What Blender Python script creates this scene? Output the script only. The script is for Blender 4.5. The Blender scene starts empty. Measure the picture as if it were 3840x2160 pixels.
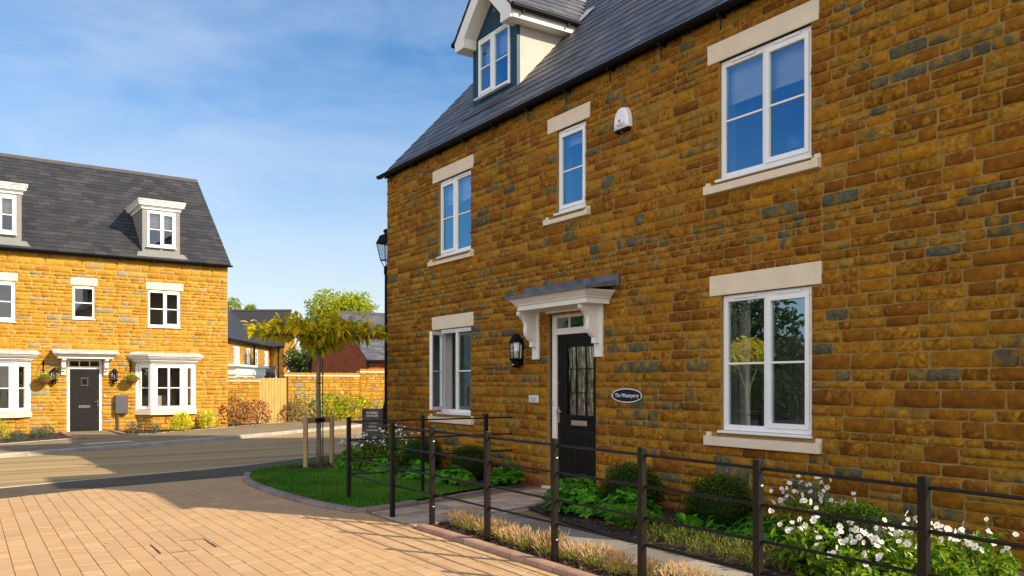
import bpy, math, random
from mathutils import Vector, Matrix
RN = random.Random(11)
rad = math.radians
scene = bpy.context.scene
COL = scene.collection
U = RN.uniform

# ---------------------------------------------------------------- camera
CAM_H, FPX, HOR = 1.49, 3120.0, 1438.0
CC, SS = .8346, .5509
def at(x, y, z=0.0):
    """ground point (height z) seen at a pixel of the 3840 x 2160 photograph"""
    a = (x-1920)/FPX; b = (HOR-y)/FPX
    t = (z-CAM_H)/b
    return Vector(((CC*a+SS)*t, (-SS*a+CC)*t, z))
def far(x, y, t):
    a = (x-1920)/FPX; b = (HOR-y)/FPX
    return Vector(((CC*a+SS)*t, (-SS*a+CC)*t, CAM_H+b*t))
cam_d = bpy.data.cameras.new('camera'); cam = bpy.data.objects.new('camera', cam_d); COL.objects.link(cam)
cam.location = (0, 0, CAM_H); cam.rotation_euler = (rad(90), 0, -math.atan2(SS, CC))
cam_d.sensor_width = 36; cam_d.lens = 36*FPX/3840; cam_d.shift_y = (HOR-1080)/3840
cam_d.clip_end = 3000; cam_d.clip_start = .05
scene.camera = cam

# ---------------------------------------------------------------- light
SUN = Vector((.535*math.cos(rad(32.6)), -.845*math.cos(rad(32.6)), math.sin(rad(32.6)))).normalized()
sl = bpy.data.lights.new('sun', 'SUN'); so = bpy.data.objects.new('sun', sl); COL.objects.link(so)
so.rotation_euler = SUN.to_track_quat('Z', 'Y').to_euler(); so.location = (20, -30, 30)
sl.energy = 4.4; sl.angle = rad(.5); sl.color = (1, .83, .6)
w = bpy.data.worlds.new('World'); scene.world = w; w.use_nodes = True
nt = w.node_tree; nt.nodes.clear()
def N(nt, t, **k):
    n = nt.nodes.new(t)
    for a, b in k.items():
        if a[0] == '_': n.inputs[a[1:].replace('_', ' ')].default_value = b
        else: setattr(n, a, b)
    return n
sky = N(nt, 'ShaderNodeTexSky', sky_type='NISHITA', sun_disc=False, sun_elevation=rad(32.6),
        sun_rotation=math.atan2(.535, -.845), air_density=1.0, dust_density=.7, ozone_density=2.2)
tc = N(nt, 'ShaderNodeTexCoord')
mp = N(nt, 'ShaderNodeMapping'); mp.inputs['Scale'].default_value = (1.1, 2.4, 3.4); mp.inputs['Rotation'].default_value = (.35, .5, .75)
n1 = N(nt, 'ShaderNodeTexNoise'); n1.inputs['Scale'].default_value = 1.7; n1.inputs['Detail'].default_value = 7; n1.inputs['Roughness'].default_value = .5; n1.inputs['Distortion'].default_value = .5
n2 = N(nt, 'ShaderNodeTexNoise'); n2.inputs['Scale'].default_value = 5.5; n2.inputs['Detail'].default_value = 8; n2.inputs['Roughness'].default_value = .6; n2.inputs['Distortion'].default_value = 1.0
cr = N(nt, 'ShaderNodeValToRGB'); cr.color_ramp.elements[0].position = .41; cr.color_ramp.elements[1].position = .80
ad = N(nt, 'ShaderNodeMath', operation='MULTIPLY_ADD'); ad.inputs[1].default_value = .28
mx = N(nt, 'ShaderNodeMix', data_type='RGBA'); mx.inputs['B'].default_value = (4.4, 4.9, 5.7, 1)
sc_ = N(nt, 'ShaderNodeMath', operation='MULTIPLY'); sc_.inputs[1].default_value = .52
bg = N(nt, 'ShaderNodeBackground'); bg.inputs['Strength'].default_value = .10
wo = N(nt, 'ShaderNodeOutputWorld')
L = nt.links.new
L(tc.outputs['Generated'], mp.inputs['Vector']); L(mp.outputs[0], n1.inputs['Vector']); L(mp.outputs[0], n2.inputs['Vector'])
L(n2.outputs['Fac'], ad.inputs[0]); L(n1.outputs['Fac'], ad.inputs[2])
sb = N(nt, 'ShaderNodeMath', operation='SUBTRACT'); sb.inputs[1].default_value = .14
L(ad.outputs[0], sb.inputs[0]); L(sb.outputs[0], cr.inputs[0]); L(cr.outputs[0], sc_.inputs[0])
hs = N(nt, 'ShaderNodeHueSaturation'); hs.inputs['Saturation'].default_value = 1.32; hs.inputs['Value'].default_value = .98
L(sky.outputs[0], hs.inputs['Color'])
L(sc_.outputs[0], mx.inputs['Factor']); L(hs.outputs[0], mx.inputs['A'])
# paler towards the horizon
sx = N(nt, 'ShaderNodeSeparateXYZ'); L(tc.outputs['Generated'], sx.inputs[0])
hz = N(nt, 'ShaderNodeMapRange'); hz.inputs['From Min'].default_value = .30; hz.inputs['From Max'].default_value = .0; hz.inputs['To Max'].default_value = .75
L(sx.outputs['Z'], hz.inputs[0])
m1 = N(nt, 'ShaderNodeMix', data_type='RGBA'); m1.inputs['B'].default_value = (4.7, 4.7, 4.8, 1)
L(hz.outputs[0], m1.inputs['Factor'])
# unseen bright cloud bank, added behind the camera to fill the shaded facade
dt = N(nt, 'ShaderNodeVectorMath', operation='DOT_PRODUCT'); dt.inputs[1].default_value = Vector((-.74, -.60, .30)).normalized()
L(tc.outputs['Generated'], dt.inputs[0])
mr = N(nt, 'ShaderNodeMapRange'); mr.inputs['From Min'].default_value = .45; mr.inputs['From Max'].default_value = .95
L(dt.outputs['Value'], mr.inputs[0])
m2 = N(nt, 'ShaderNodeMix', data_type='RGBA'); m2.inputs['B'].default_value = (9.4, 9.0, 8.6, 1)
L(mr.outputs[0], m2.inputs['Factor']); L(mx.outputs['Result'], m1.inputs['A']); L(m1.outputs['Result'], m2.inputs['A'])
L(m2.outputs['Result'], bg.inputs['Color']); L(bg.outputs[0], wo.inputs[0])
vs = scene.view_settings; scene.display_settings.display_device = 'sRGB'
vs.view_transform = 'Standard'; vs.look = 'None'; vs.exposure = .88; vs.gamma = 1; vs.use_curve_mapping = False
scene.render.engine = 'CYCLES'
scene.cycles.max_bounces = 8; scene.cycles.transparent_max_bounces = 16
scene.cycles.sample_clamp_indirect = 6

# ---------------------------------------------------------------- materials
MATS = {}
def principled(name):
    m = bpy.data.materials.new(name); m.use_nodes = True; MATS[name] = m
    return m, m.node_tree, m.node_tree.nodes['Principled BSDF']
def ramp(nt, stops, interp='LINEAR'):
    r = N(nt, 'ShaderNodeValToRGB'); e = r.color_ramp
    e.interpolation = interp
    while len(e.elements) < len(stops): e.elements.new(.5)
    for i, (p, c) in enumerate(stops):
        e.elements[i].position = p; e.elements[i].color = (*c, 1)
    return r
def noise(nt, scale, detail=4, rough=.55, coord='Object', stretch=None, rot=0):
    t = N(nt, 'ShaderNodeTexCoord'); n = N(nt, 'ShaderNodeTexNoise')
    n.inputs['Scale'].default_value = scale; n.inputs['Detail'].default_value = detail; n.inputs['Roughness'].default_value = rough
    if stretch:
        mp = N(nt, 'ShaderNodeMapping'); mp.inputs['Scale'].default_value = stretch; mp.inputs['Rotation'].default_value = (0, 0, rot)
        nt.links.new(t.outputs[coord], mp.inputs[0]); nt.links.new(mp.outputs[0], n.inputs['Vector'])
    else: nt.links.new(t.outputs[coord], n.inputs['Vector'])
    return n
def mixc(nt, mode, fac, a, b):
    m = N(nt, 'ShaderNodeMix', data_type='RGBA', blend_type=mode)
    for k, v in (('Factor', fac), ('A', a), ('B', b)):
        if hasattr(v, 'is_linked') or hasattr(v, 'links'): nt.links.new(v, m.inputs[k])
        elif k == 'Factor': m.inputs[k].default_value = v
        else: m.inputs[k].default_value = (*v, 1)
    return m.outputs['Result']
def bump(nt, p, src, strength, dist=.01, normal=None):
    b = N(nt, 'ShaderNodeBump'); b.inputs['Strength'].default_value = strength; b.inputs['Distance'].default_value = dist
    nt.links.new(src, b.inputs['Height'])
    if normal: nt.links.new(normal, b.inputs['Normal'])
    nt.links.new(b.outputs[0], p.inputs['Normal']); return b.outputs[0]
def plain(name, c, rough=.5, metal=0, var=.12, scale=9, bmp=.0, bscale=60, spec=.5, stretch=None, c2=None, rot=0):
    m, nt, p = principled(name)
    n = noise(nt, scale, 5, .6, stretch=stretch, rot=rot)
    d = c2 if c2 else tuple(x*(1-var*2) for x in c)
    u = tuple(min(1, x*(1+var)) for x in c)
    r = ramp(nt, [(.3, d), (.7, u)])
    nt.links.new(n.outputs['Fac'], r.inputs[0]); nt.links.new(r.outputs[0], p.inputs['Base Color'])
    p.inputs['Roughness'].default_value = rough; p.inputs['Metallic'].default_value = metal
    p.inputs['Specular IOR Level'].default_value = spec
    if bmp:
        b = noise(nt, bscale, 6, .65); bump(nt, p, b.outputs['Fac'], bmp)
    return m
def tinted(name, stops, rough=.8, interp='LINEAR', nscale=6, namount=.35, bscale=30, bmp=.4, spec=.3, blotch=None, dist=.012, vmin=.75, vmax=1.2, speck=None, vn=None):
    """colour picked per stone / slate / block / leaf by the face attribute, broken up by noise"""
    m, nt, p = principled(name)
    a = N(nt, 'ShaderNodeAttribute', attribute_name='tint'); s = N(nt, 'ShaderNodeSeparateColor')
    nt.links.new(a.outputs['Color'], s.inputs[0])
    n = noise(nt, nscale, 6, .6)
    ma = N(nt, 'ShaderNodeMath', operation='MULTIPLY_ADD'); ma.inputs[1].default_value = namount; 
    sb = N(nt, 'ShaderNodeMath', operation='SUBTRACT'); sb.inputs[1].default_value = namount*.5
    nt.links.new(n.outputs['Fac'], ma.inputs[0]); nt.links.new(s.outputs[0], ma.inputs[2]); nt.links.new(ma.outputs[0], sb.inputs[0])
    r = ramp(nt, stops, interp); nt.links.new(sb.outputs[0], r.inputs[0])
    col = r.outputs[0]
    if blotch:
        n3 = noise(nt, blotch[1], 5, .65); r3 = ramp(nt, [(blotch[2], (0, 0, 0)), (blotch[3], (1, 1, 1))])
        nt.links.new(n3.outputs['Fac'], r3.inputs[0])
        col = mixc(nt, 'MIX', r3.outputs[0], col, blotch[0])
    if speck:
        n4 = noise(nt, speck[1], 3, .7); r4 = ramp(nt, [(speck[2], (0, 0, 0)), (speck[2]+.05, (1, 1, 1))])
        nt.links.new(n4.outputs['Fac'], r4.inputs[0])
        col = mixc(nt, 'MIX', r4.outputs[0], col, speck[0])
    if vn:
        n5 = noise(nt, vn[0], 8, .7); r5 = ramp(nt, [(.28, (vn[1],)*3), (.72, (vn[2],)*3)])
        nt.links.new(n5.outputs['Fac'], r5.inputs[0]); col = mixc(nt, 'MULTIPLY', 1.0, col, r5.outputs[0])
    v = N(nt, 'ShaderNodeMapRange'); v.inputs['To Min'].default_value = vmin; v.inputs['To Max'].default_value = vmax
    nt.links.new(s.outputs[1], v.inputs[0])
    cmb = N(nt, 'ShaderNodeCombineColor')
    for i in range(3): nt.links.new(v.outputs[0], cmb.inputs[i])
    col = mixc(nt, 'MULTIPLY', 1.0, col, cmb.outputs[0])
    nt.links.new(col, p.inputs['Base Color'])
    p.inputs['Roughness'].default_value = rough; p.inputs['Specular IOR Level'].default_value = spec
    if bmp:
        b = noise(nt, bscale, 8, .7); bump(nt, p, b.outputs['Fac'], bmp, dist)
    return m
def leafy(name, stops, trans=.3, rough=.5, spec=.35):
    m, nt, p = principled(name)
    a = N(nt, 'ShaderNodeAttribute', attribute_name='tint'); s = N(nt, 'ShaderNodeSeparateColor')
    nt.links.new(a.outputs['Color'], s.inputs[0])
    r = ramp(nt, stops); nt.links.new(s.outputs[0], r.inputs[0])
    v = N(nt, 'ShaderNodeMapRange'); v.inputs['To Min'].default_value = .7; v.inputs['To Max'].default_value = 1.25
    nt.links.new(s.outputs[1], v.inputs[0])
    cmb = N(nt, 'ShaderNodeCombineColor')
    for i in range(3): nt.links.new(v.outputs[0], cmb.inputs[i])
    col = mixc(nt, 'MULTIPLY', 1.0, r.outputs[0], cmb.outputs[0])
    nt.links.new(col, p.inputs['Base Color']); p.inputs['Roughness'].default_value = rough; p.inputs['Specular IOR Level'].default_value = spec
    t = N(nt, 'ShaderNodeBsdfTranslucent'); nt.links.new(col, t.inputs[0])
    ms = N(nt, 'ShaderNodeMixShader'); ms.inputs[0].default_value = trans
    out = nt.nodes['Material Output']
    nt.links.new(p.outputs[0], ms.inputs[1]); nt.links.new(t.outputs[0], ms.inputs[2]); nt.links.new(ms.outputs[0], out.inputs[0])
    return m
def glassy(name, refl, tintc, rough=0.0, wob=0.0, gcol=(.95, .97, 1), streak=None):
    m = bpy.data.materials.new(name); m.use_nodes = True; MATS[name] = m; nt = m.node_tree
    nt.nodes.remove(nt.nodes['Principled BSDF']); out = nt.nodes['Material Output']
    g = N(nt, 'ShaderNodeBsdfGlossy'); g.inputs['Roughness'].default_value = rough; g.inputs['Color'].default_value = (*gcol, 1)
    t = N(nt, 'ShaderNodeBsdfTransparent'); t.inputs[0].default_value = (*tintc, 1)
    fr = N(nt, 'ShaderNodeFresnel'); fr.inputs[0].default_value = 1.5
    mr = N(nt, 'ShaderNodeMapRange'); mr.inputs['From Max'].default_value = .6; mr.inputs['To Min'].default_value = refl; mr.inputs['To Max'].default_value = .95
    nt.links.new(fr.outputs[0], mr.inputs[0])
    ms = N(nt, 'ShaderNodeMixShader'); nt.links.new(mr.outputs[0], ms.inputs[0])
    nt.links.new(t.outputs[0], ms.inputs[1]); nt.links.new(g.outputs[0], ms.inputs[2]); nt.links.new(ms.outputs[0], out.inputs[0])
    if wob:
        n = noise(nt, 1 if streak else .9, 2, .5, stretch=streak); b = N(nt, 'ShaderNodeBump'); b.inputs['Strength'].default_value = wob; b.inputs['Distance'].default_value = .02
        nt.links.new(n.outputs['Fac'], b.inputs['Height']); nt.links.new(b.outputs[0], g.inputs['Normal'])
    return m

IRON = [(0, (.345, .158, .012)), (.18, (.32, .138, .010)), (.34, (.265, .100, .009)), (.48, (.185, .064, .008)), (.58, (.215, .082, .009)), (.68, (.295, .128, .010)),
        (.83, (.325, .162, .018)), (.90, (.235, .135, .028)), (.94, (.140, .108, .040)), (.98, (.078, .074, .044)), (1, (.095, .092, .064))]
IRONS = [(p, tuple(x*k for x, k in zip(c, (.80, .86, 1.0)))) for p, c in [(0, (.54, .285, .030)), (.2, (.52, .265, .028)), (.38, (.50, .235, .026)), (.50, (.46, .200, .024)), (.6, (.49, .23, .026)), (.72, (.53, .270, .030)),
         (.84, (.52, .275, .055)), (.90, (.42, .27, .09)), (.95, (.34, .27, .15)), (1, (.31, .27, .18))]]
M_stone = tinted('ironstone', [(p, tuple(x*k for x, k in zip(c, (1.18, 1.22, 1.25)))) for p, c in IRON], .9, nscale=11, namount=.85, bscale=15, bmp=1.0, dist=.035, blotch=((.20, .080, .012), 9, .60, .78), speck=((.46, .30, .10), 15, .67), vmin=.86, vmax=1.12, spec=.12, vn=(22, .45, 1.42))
M_stonefar = tinted('sunlit_ironstone', IRONS, .9, spec=.12, nscale=5, namount=.34, bscale=14, bmp=.8, dist=.03, blotch=((.56, .37, .11), 4, .52, .78), speck=((.52, .36, .13), 14, .68), vmin=.92, vmax=1.08, vn=(13, .66, 1.2))  # lit copy of the ironstone: sunlight put into a paler, more even palette
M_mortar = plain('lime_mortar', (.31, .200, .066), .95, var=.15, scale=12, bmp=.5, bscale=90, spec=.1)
M_slate = tinted('grey_slate', [(0, (.068, .075, .095)), (.5, (.088, .092, .110)), (1, (.122, .118, .122))], .52, nscale=3, namount=.5, bscale=22, bmp=.25, spec=.55, vmin=.78, vmax=1.2, speck=((.20, .2, .2), 9, .78))
M_slatefar = tinted('dark_slate', [(0, (.025, .026, .031)), (.5, (.033, .034, .039)), (1, (.047, .046, .049))], .6, nscale=2.5, namount=.5, bscale=22, bmp=.25, spec=.4, vmin=.82, vmax=1.16, speck=((.2, .2, .2), 7, .79))
M_white = plain('white_upvc', (.84, .84, .85), .32, var=.02, scale=4)
M_paint = plain('white_paint', (.80, .78, .75), .5, var=.03, scale=5)
M_render = plain('cream_render', (.46, .435, .40), .9, var=.06, scale=3, bmp=.15, bscale=120)
M_cast = plain('cast_stone', (.74, .63, .48), .85, var=.04, scale=5, bmp=.2, bscale=150)
M_blue = plain('blue_grey_panel', (.011, .052, .088), .5, var=.05, scale=2, spec=.25)
M_black = plain('black_plastic', (.006, .006, .007), .6, var=.1, spec=.12)
M_metal = plain('dark_painted_steel', (.0085, .0065, .0055), .40, var=.12, scale=18, spec=.25)
M_chrome = plain('polished_chrome', (.78, .72, .62), .22, 1.0, var=.05)
M_lead = plain('lead_sheet', (.115, .120, .140), .42, var=.25, scale=4, bmp=.15, bscale=14)
M_leadpale = plain('weathered_lead', (.52, .50, .47), .6, var=.2, scale=5)
M_doorblk = plain('black_door', (.011, .009, .0075), .5, var=.15, scale=6, bmp=.12, bscale=40, spec=.14)
M_doorgrey = plain('grey_door', (.0075, .007, .007), .6, spec=.25, var=.15, scale=5, stretch=(8, 8, .6), bmp=.1)
M_glass = glassy('window_glass', .24, (.80, .86, .90), wob=.012, gcol=(.25, .64, 1))  # deep blue of the reflected sky is put into the gloss colour
M_glasslow = glassy('clear_window_glass', .26, (.80, .84, .84), wob=.02, gcol=(.62, .84, 1))  # milder blue gloss tint, again to colour the reflected sky
M_glassfar = glassy('far_window_glass', .08, (.86, .84, .80), wob=.02)
M_obsc = glassy('obscured_glass', .55, (.35, .40, .34), .04, wob=.8, streak=(30, 30, 2.2))
M_lampglass = glassy('lantern_glass', .12, (.92, .93, .93))
M_room = plain('room_wall', (.60, .57, .52), .9, var=.03)
M_reveal = plain('white_reveal', (.72, .72, .72), .7, var=.02)
M_blind = plain('cream_blind', (.72, .70, .64), .8, var=.04, scale=3)
M_fur = plain('wood_furniture', (.22, .10, .045), .5, var=.2, scale=4)
M_asph = plain('dark_asphalt', (.085, .070, .050), .88, var=.18, scale=1.4, bmp=.5, bscale=140, spec=.3)
M_road = plain('dusty_road', (.40, .285, .130), .9, var=.12, scale=.7, bmp=.4, bscale=120, spec=.2, stretch=(.12, 2.2, 1), c2=(.20, .150, .090), rot=rad(-33))
M_pave = plain('footway_asphalt', (.21, .165, .10), .9, var=.15, scale=.8, bmp=.4, bscale=120, spec=.3)
M_kerb = plain('concrete_kerb', (.36, .33, .29), .85, var=.15, scale=4, bmp=.3, bscale=70)
M_edge = plain('pale_edging', (.44, .40, .32), .85, var=.1, scale=6, bmp=.2)
M_block = tinted('buff_block', [(0, (.45, .290, .155)), (.4, (.47, .31, .165)), (.75, (.455, .285, .150)), (1, (.49, .335, .185))], .85, nscale=1.2, namount=.4, bscale=110, bmp=.3, spec=.2, dist=.005, vmin=.95, vmax=1.03, speck=((.36, .245, .135), 60, .70), vn=(.9, .90, 1.06))
M_pathb = tinted('rose_block', [(0, (.38, .26, .19)), (.5, (.45, .32, .235)), (1, (.52, .40, .31))], .82, nscale=2, namount=.3, bscale=110, bmp=.35, spec=.15, dist=.006, vmin=.78, vmax=1.15)
M_kblock = tinted('kerb_block', [(0, (.30, .18, .125)), (1, (.37, .235, .165))], .8, nscale=3, bscale=90, bmp=.35, dist=.006, vmin=.85, vmax=1.1)
M_kmauve = tinted('mauve_kerb_block', [(0, (.20, .155, .145)), (1, (.26, .205, .185))], .8, nscale=3, bscale=90, bmp=.35, dist=.006, vmin=.85, vmax=1.1)
M_sand = plain('joint_sand', (.24, .155, .08), .95, var=.2, scale=8, bmp=.3)
M_flag = tinted('grey_flagstone', [(0, (.20, .185, .155)), (1, (.27, .245, .20))], .78, nscale=1.5, bscale=50, bmp=.25, dist=.006, blotch=((.15, .13, .10), 2.5, .55, .75))
M_soil = plain('dark_soil', (.032, .020, .012), .95, var=.3, scale=14, bmp=.8, bscale=40)
M_chip = tinted('bark_chip', [(0, (.045, .022, .012)), (.6, (.085, .038, .018)), (1, (.15, .075, .035))], .85, bmp=0)
M_grassb = plain('lawn_base', (.030, .095, .006), .95, var=.3, scale=5)
M_blade = leafy('grass_blade', [(0, (.028, .12, .003)), (.5, (.060, .22, .004)), (.85, (.11, .27, .008)), (1, (.24, .30, .03))], .25)
M_field = plain('rough_grass', (.06, .10, .03), .95, var=.3, scale=.3)
M_redbrick = None
M_timber = plain('new_softwood', (.56, .33, .085), .65, var=.2, scale=3, stretch=(9, 9, .5))
M_stake = plain('round_timber', (.42, .28, .125), .7, var=.2, scale=4, stretch=(6, 6, .7))
M_bark = plain('grey_bark', (.20, .17, .125), .9, var=.3, scale=7, bmp=.5, bscale=30, stretch=(5, 5, .8))
M_cane = plain('bamboo_cane', (.16, .10, .045), .7, var=.2)
M_navy = plain('navy_enamel', (.010, .011, .040), .25, var=.1)
M_signb = plain('brown_sign', (.040, .028, .026), .5, var=.1)
M_text = plain('white_lettering', (.82, .80, .76), .5, var=.01)
M_grey = plain('grey_box_plastic', (.075, .075, .088), .45, var=.04)
M_wicker = plain('wicker', (.24, .085, .030), .8, var=.35, scale=25, bmp=.6, bscale=60)
M_gold = plain('gold_mark', (.35, .2, .08), .5)
M_ink = plain('faint_ink', (.25, .27, .36), .6, var=.05)
M_globe = plain('blue_globe', (.20, .33, .38), .3, var=.3, scale=6)
M_brickred = plain('red_brick_plain', (.30, .085, .035), .85, var=.2, scale=8, bmp=.3)

# ---------------------------------------------------------------- object helpers
def tag(o, label=None, cat=None, group=None, kind=None):
    if label: o['label'] = label
    if cat: o['category'] = cat
    if group: o['group'] = group
    if kind: o['kind'] = kind
    return o
def thing(name, label, cat, loc=(0, 0, 0), rz=0, group=None):
    o = bpy.data.objects.new(name, None); COL.objects.link(o); o.empty_display_size = .2
    o.location = loc; o.rotation_euler = (0, 0, rz)
    return tag(o, label, cat, group)
def copy_thing(o, loc=None, rz=None, label=None):
    c = o.copy(); COL.objects.link(c)
    if loc is not None: c.location = loc
    if rz is not None: c.rotation_euler = (0, 0, rz)
    if label: c['label'] = label
    for ch in list(o.children):
        d = ch.copy(); COL.objects.link(d); d.parent = c
        for g in list(ch.children):
            e = g.copy(); COL.objects.link(e); e.parent = d
    return c
I4 = Matrix.Identity(4)
class MB:
    def __init__(s, M=None): s.v = []; s.f = []; s.t = []; s.M = M
    def add(s, vs, fs, t=(.5, .5, .5)):
        n = len(s.v)
        if s.M is not None: vs = [tuple(s.M @ Vector(p)) for p in vs]
        s.v += [tuple(p) for p in vs]
        for f in fs: s.f.append(tuple(i+n for i in f)); s.t.append(t)
        return s
    def box(s, x0, x1, y0, y1, z0, z1, t=(.5, .5, .5)):
        return s.add([(x0, y0, z0), (x1, y0, z0), (x1, y1, z0), (x0, y1, z0), (x0, y0, z1), (x1, y0, z1), (x1, y1, z1), (x0, y1, z1)],
              [(3, 2, 1, 0), (4, 5, 6, 7), (0, 1, 5, 4), (1, 2, 6, 5), (2, 3, 7, 6), (3, 0, 4, 7)], t)
    def prism(s, poly, a, b, f, t=(.5, .5, .5)):
        """poly of 2-d points, f(p, q, h) -> 3-d; from h=a to h=b"""
        n = len(poly)
        vs = [f(p[0], p[1], a) for p in poly]+[f(p[0], p[1], b) for p in poly]
        return s.add(vs, [tuple(range(n-1, -1, -1)), tuple(range(n, 2*n))]+[(i, (i+1) % n, n+(i+1) % n, n+i) for i in range(n)], t)
    def tube(s, pts, r, n=8, t=(.5, .5, .5), cap=True):
        pts = [Vector(p) for p in pts]; rs = r if isinstance(r, (list, tuple)) else [r]*len(pts)
        vs = []; up = None
        for i, p in enumerate(pts):
            d = (pts[min(i+1, len(pts)-1)]-pts[max(i-1, 0)]).normalized()
            if up is None: up = Vector((0, 0, 1)) if abs(d.z) < .9 else Vector((1, 0, 0))
            a = d.cross(up).normalized(); b = a.cross(d).normalized(); up = b
            for k in range(n):
                an = 2*math.pi*(k+.5)/n
                vs.append(p+(a*math.cos(an)+b*math.sin(an))*rs[i])
        fs = [(i*n+k, i*n+(k+1) % n, (i+1)*n+(k+1) % n, (i+1)*n+k) for i in range(len(pts)-1) for k in range(n)]
        if cap: fs += [tuple(range(n-1, -1, -1)), tuple(range((len(pts)-1)*n, len(pts)*n))]
        return s.add(vs, fs, t)
    def lathe(s, prof, c=(0, 0, 0), n=12, t=(.5, .5, .5), rot=0):
        vs = [(c[0]+r*math.cos(2*math.pi*k/n+rot), c[1]+r*math.sin(2*math.pi*k/n+rot), c[2]+z) for r, z in prof for k in range(n)]
        fs = [(i*n+k, i*n+(k+1) % n, (i+1)*n+(k+1) % n, (i+1)*n+k) for i in range(len(prof)-1) for k in range(n)]
        fs += [tuple(range(n-1, -1, -1)), tuple(range((len(prof)-1)*n, len(prof)*n))]
        return s.add(vs, fs, t)
    def ball(s, c, r, n=12, m=8, t=(.5, .5, .5), sq=1.0, rnd=0):
        return s.lathe([(max(1e-4, r*math.sin(math.pi*i/m)), -r*sq*math.cos(math.pi*i/m)) for i in range(m+1)], c, n, t)
    def build(s, name, mat, parent=None, smooth=False, bevel=0, shade=None):
        me = bpy.data.meshes.new(name); me.from_pydata(s.v, [], s.f)
        at_ = me.attributes.new('tint', 'FLOAT_COLOR', 'FACE')
        fl = []
        for t in s.t: fl += [t[0], t[1], t[2], 1.0]
        at_.data.foreach_set('color', fl)
        me.materials.append(mat); me.update()
        if smooth: me.polygons.foreach_set('use_smooth', [True]*len(me.polygons))
        o = bpy.data.objects.new(name, me); COL.objects.link(o)
        if parent: o.parent = parent
        if bevel:
            b = o.modifiers.new('bevel', 'BEVEL'); b.width = bevel; b.segments = 2; b.limit_method = 'ANGLE'; b.angle_limit = rad(40)
        return o
def rt(): return (U(0, 1), U(0, 1), U(0, 1))
def frame2(O, Ud, Nd=None):
    """matrix: local x along Ud, local -y outward, z up, origin O"""
    u = Vector(Ud).normalized(); z = Vector((0, 0, 1)); y = z.cross(u)
    return Matrix(((u.x, y.x, 0, O[0]), (u.y, y.y, 0, O[1]), (0, 0, 1, O[2]), (0, 0, 0, 1)))
def text_mesh(name, body, size, mat, parent, M, sx=1.0, depth=.002, align='CENTER'):
    cu = bpy.data.curves.new(name, 'FONT'); cu.body = body; cu.size = size; cu.align_x = align; cu.align_y = 'CENTER'; cu.extrude = depth; cu.resolution_u = 3
    tmp = bpy.data.objects.new(name, cu); COL.objects.link(tmp)
    dg = bpy.context.evaluated_depsgraph_get(); dg.update()
    me = bpy.data.meshes.new_from_object(tmp.evaluated_get(dg)); bpy.data.objects.remove(tmp)
    S = Matrix.Diagonal((sx, 1, 1, 1))
    me.transform(M @ Matrix(((1, 0, 0, 0), (0, 0, -1, 0), (0, 1, 0, 0), (0, 0, 0, 1))) @ S)
    me.materials.clear(); me.materials.append(mat)
    o = bpy.data.objects.new(name, me); COL.objects.link(o); o.parent = parent
    return o

# ---------------------------------------------------------------- masonry, slates, blocks
def courses(z0, z1, marks, hs):
    zs = [z0]; ms = sorted(m for m in marks if z0 < m < z1)+[z1]
    for m in ms:
        while True:
            rem = m-zs[-1]
            if rem < .03: break
            h = RN.choice(hs)*U(.92, 1.08)
            if rem-h < .065: h = rem if rem < .21 else rem*.5
            zs.append(zs[-1]+h)
            if rem-h < 1e-4: break
        zs[-1] = m
    return zs
def stones(mb, x0, x1, z0, z1, holes, hs=(.075, .09, .105, .12, .14, .165), wf=(1.2, 3.8), wmin=.15, wmax=.46, gap=.0035, bulge=.014, nx=5, nz=4, marks=None, back=.0015):
    zs = courses(z0, z1, marks if marks is not None else [h[i] for h in holes for i in (2, 3)], hs)
    def one(a, b, c, d):
        w, h = b-a, d-c
        t = rt(); tilt = U(-.5, .5)*bulge; amp = bulge*U(.5, 1.35)
        lo = min(gap, w*.2)
        jx = [[U(0, .006) for _ in range(2)] for _ in range(2)]; vs = []
        for j in range(nz):
            for i in range(nx):
                u, v = i/(nx-1), j/(nz-1)
                bx = i in (0, nx-1); bz = j in (0, nz-1)
                px = a+lo+(w-2*lo)*u; pz = c+gap*.8+(h-1.6*gap)*v
                if bx or bz: y = back
                else: y = -amp*U(.55, 1.2)+tilt*(u-.5)*2
                if 0 < i < nx-1: px += U(-.012, .012)
                elif bx: px += (1 if i == 0 else -1)*U(-.001, .007)
                if bz: pz += (1 if j == 0 else -1)*U(-.002, .007)
                # rounded corners
                if bx and bz: px += (1 if i == 0 else -1)*.006; pz += (1 if j == 0 else -1)*.005
                if not (bx or bz):
                    if i in (1, nx-2): px += (-1 if i == 1 else 1)*(w/(nx-1)-min(.013, w*.12))*.9
                    if j in (1, nz-2): pz += (-1 if j == 1 else 1)*(h/(nz-1)-min(.011, h*.14))*.9
                vs.append((px, y, pz))
        fs = [(j*nx+i, j*nx+i+1, (j+1)*nx+i+1, (j+1)*nx+i) for j in range(nz-1) for i in range(nx-1)]
        mb.add(vs, fs, t)
    for c, d in zip(zs[:-1], zs[1:]):
        mid = (c+d)/2
        spans = [(x0, x1)]
        for h in holes:
            if h[2] < mid < h[3]:
                ns = []
                for a, b in spans:
                    if h[1] <= a or h[0] >= b: ns.append((a, b)); continue
                    if h[0]-a > .03: ns.append((a, h[0]))
                    if b-h[1] > .03: ns.append((h[1], b))
                spans = ns
        for a, b in spans:
            x = a
            while b-x > 1e-4:
                hh = d-c
                w = min(max(hh*U(*wf), wmin), wmax)
                if b-(x+w) < wmin: w = b-x if b-x < wmax*1.2 else (b-x)/2
                if hh > .13 and RN.random() < .16 and w > .16:
                    k = c+hh*U(.42, .58); one(x, x+w, c, k); one(x, x+w, k, d)
                else: one(x, x+w, c, d)
                x += w
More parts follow.
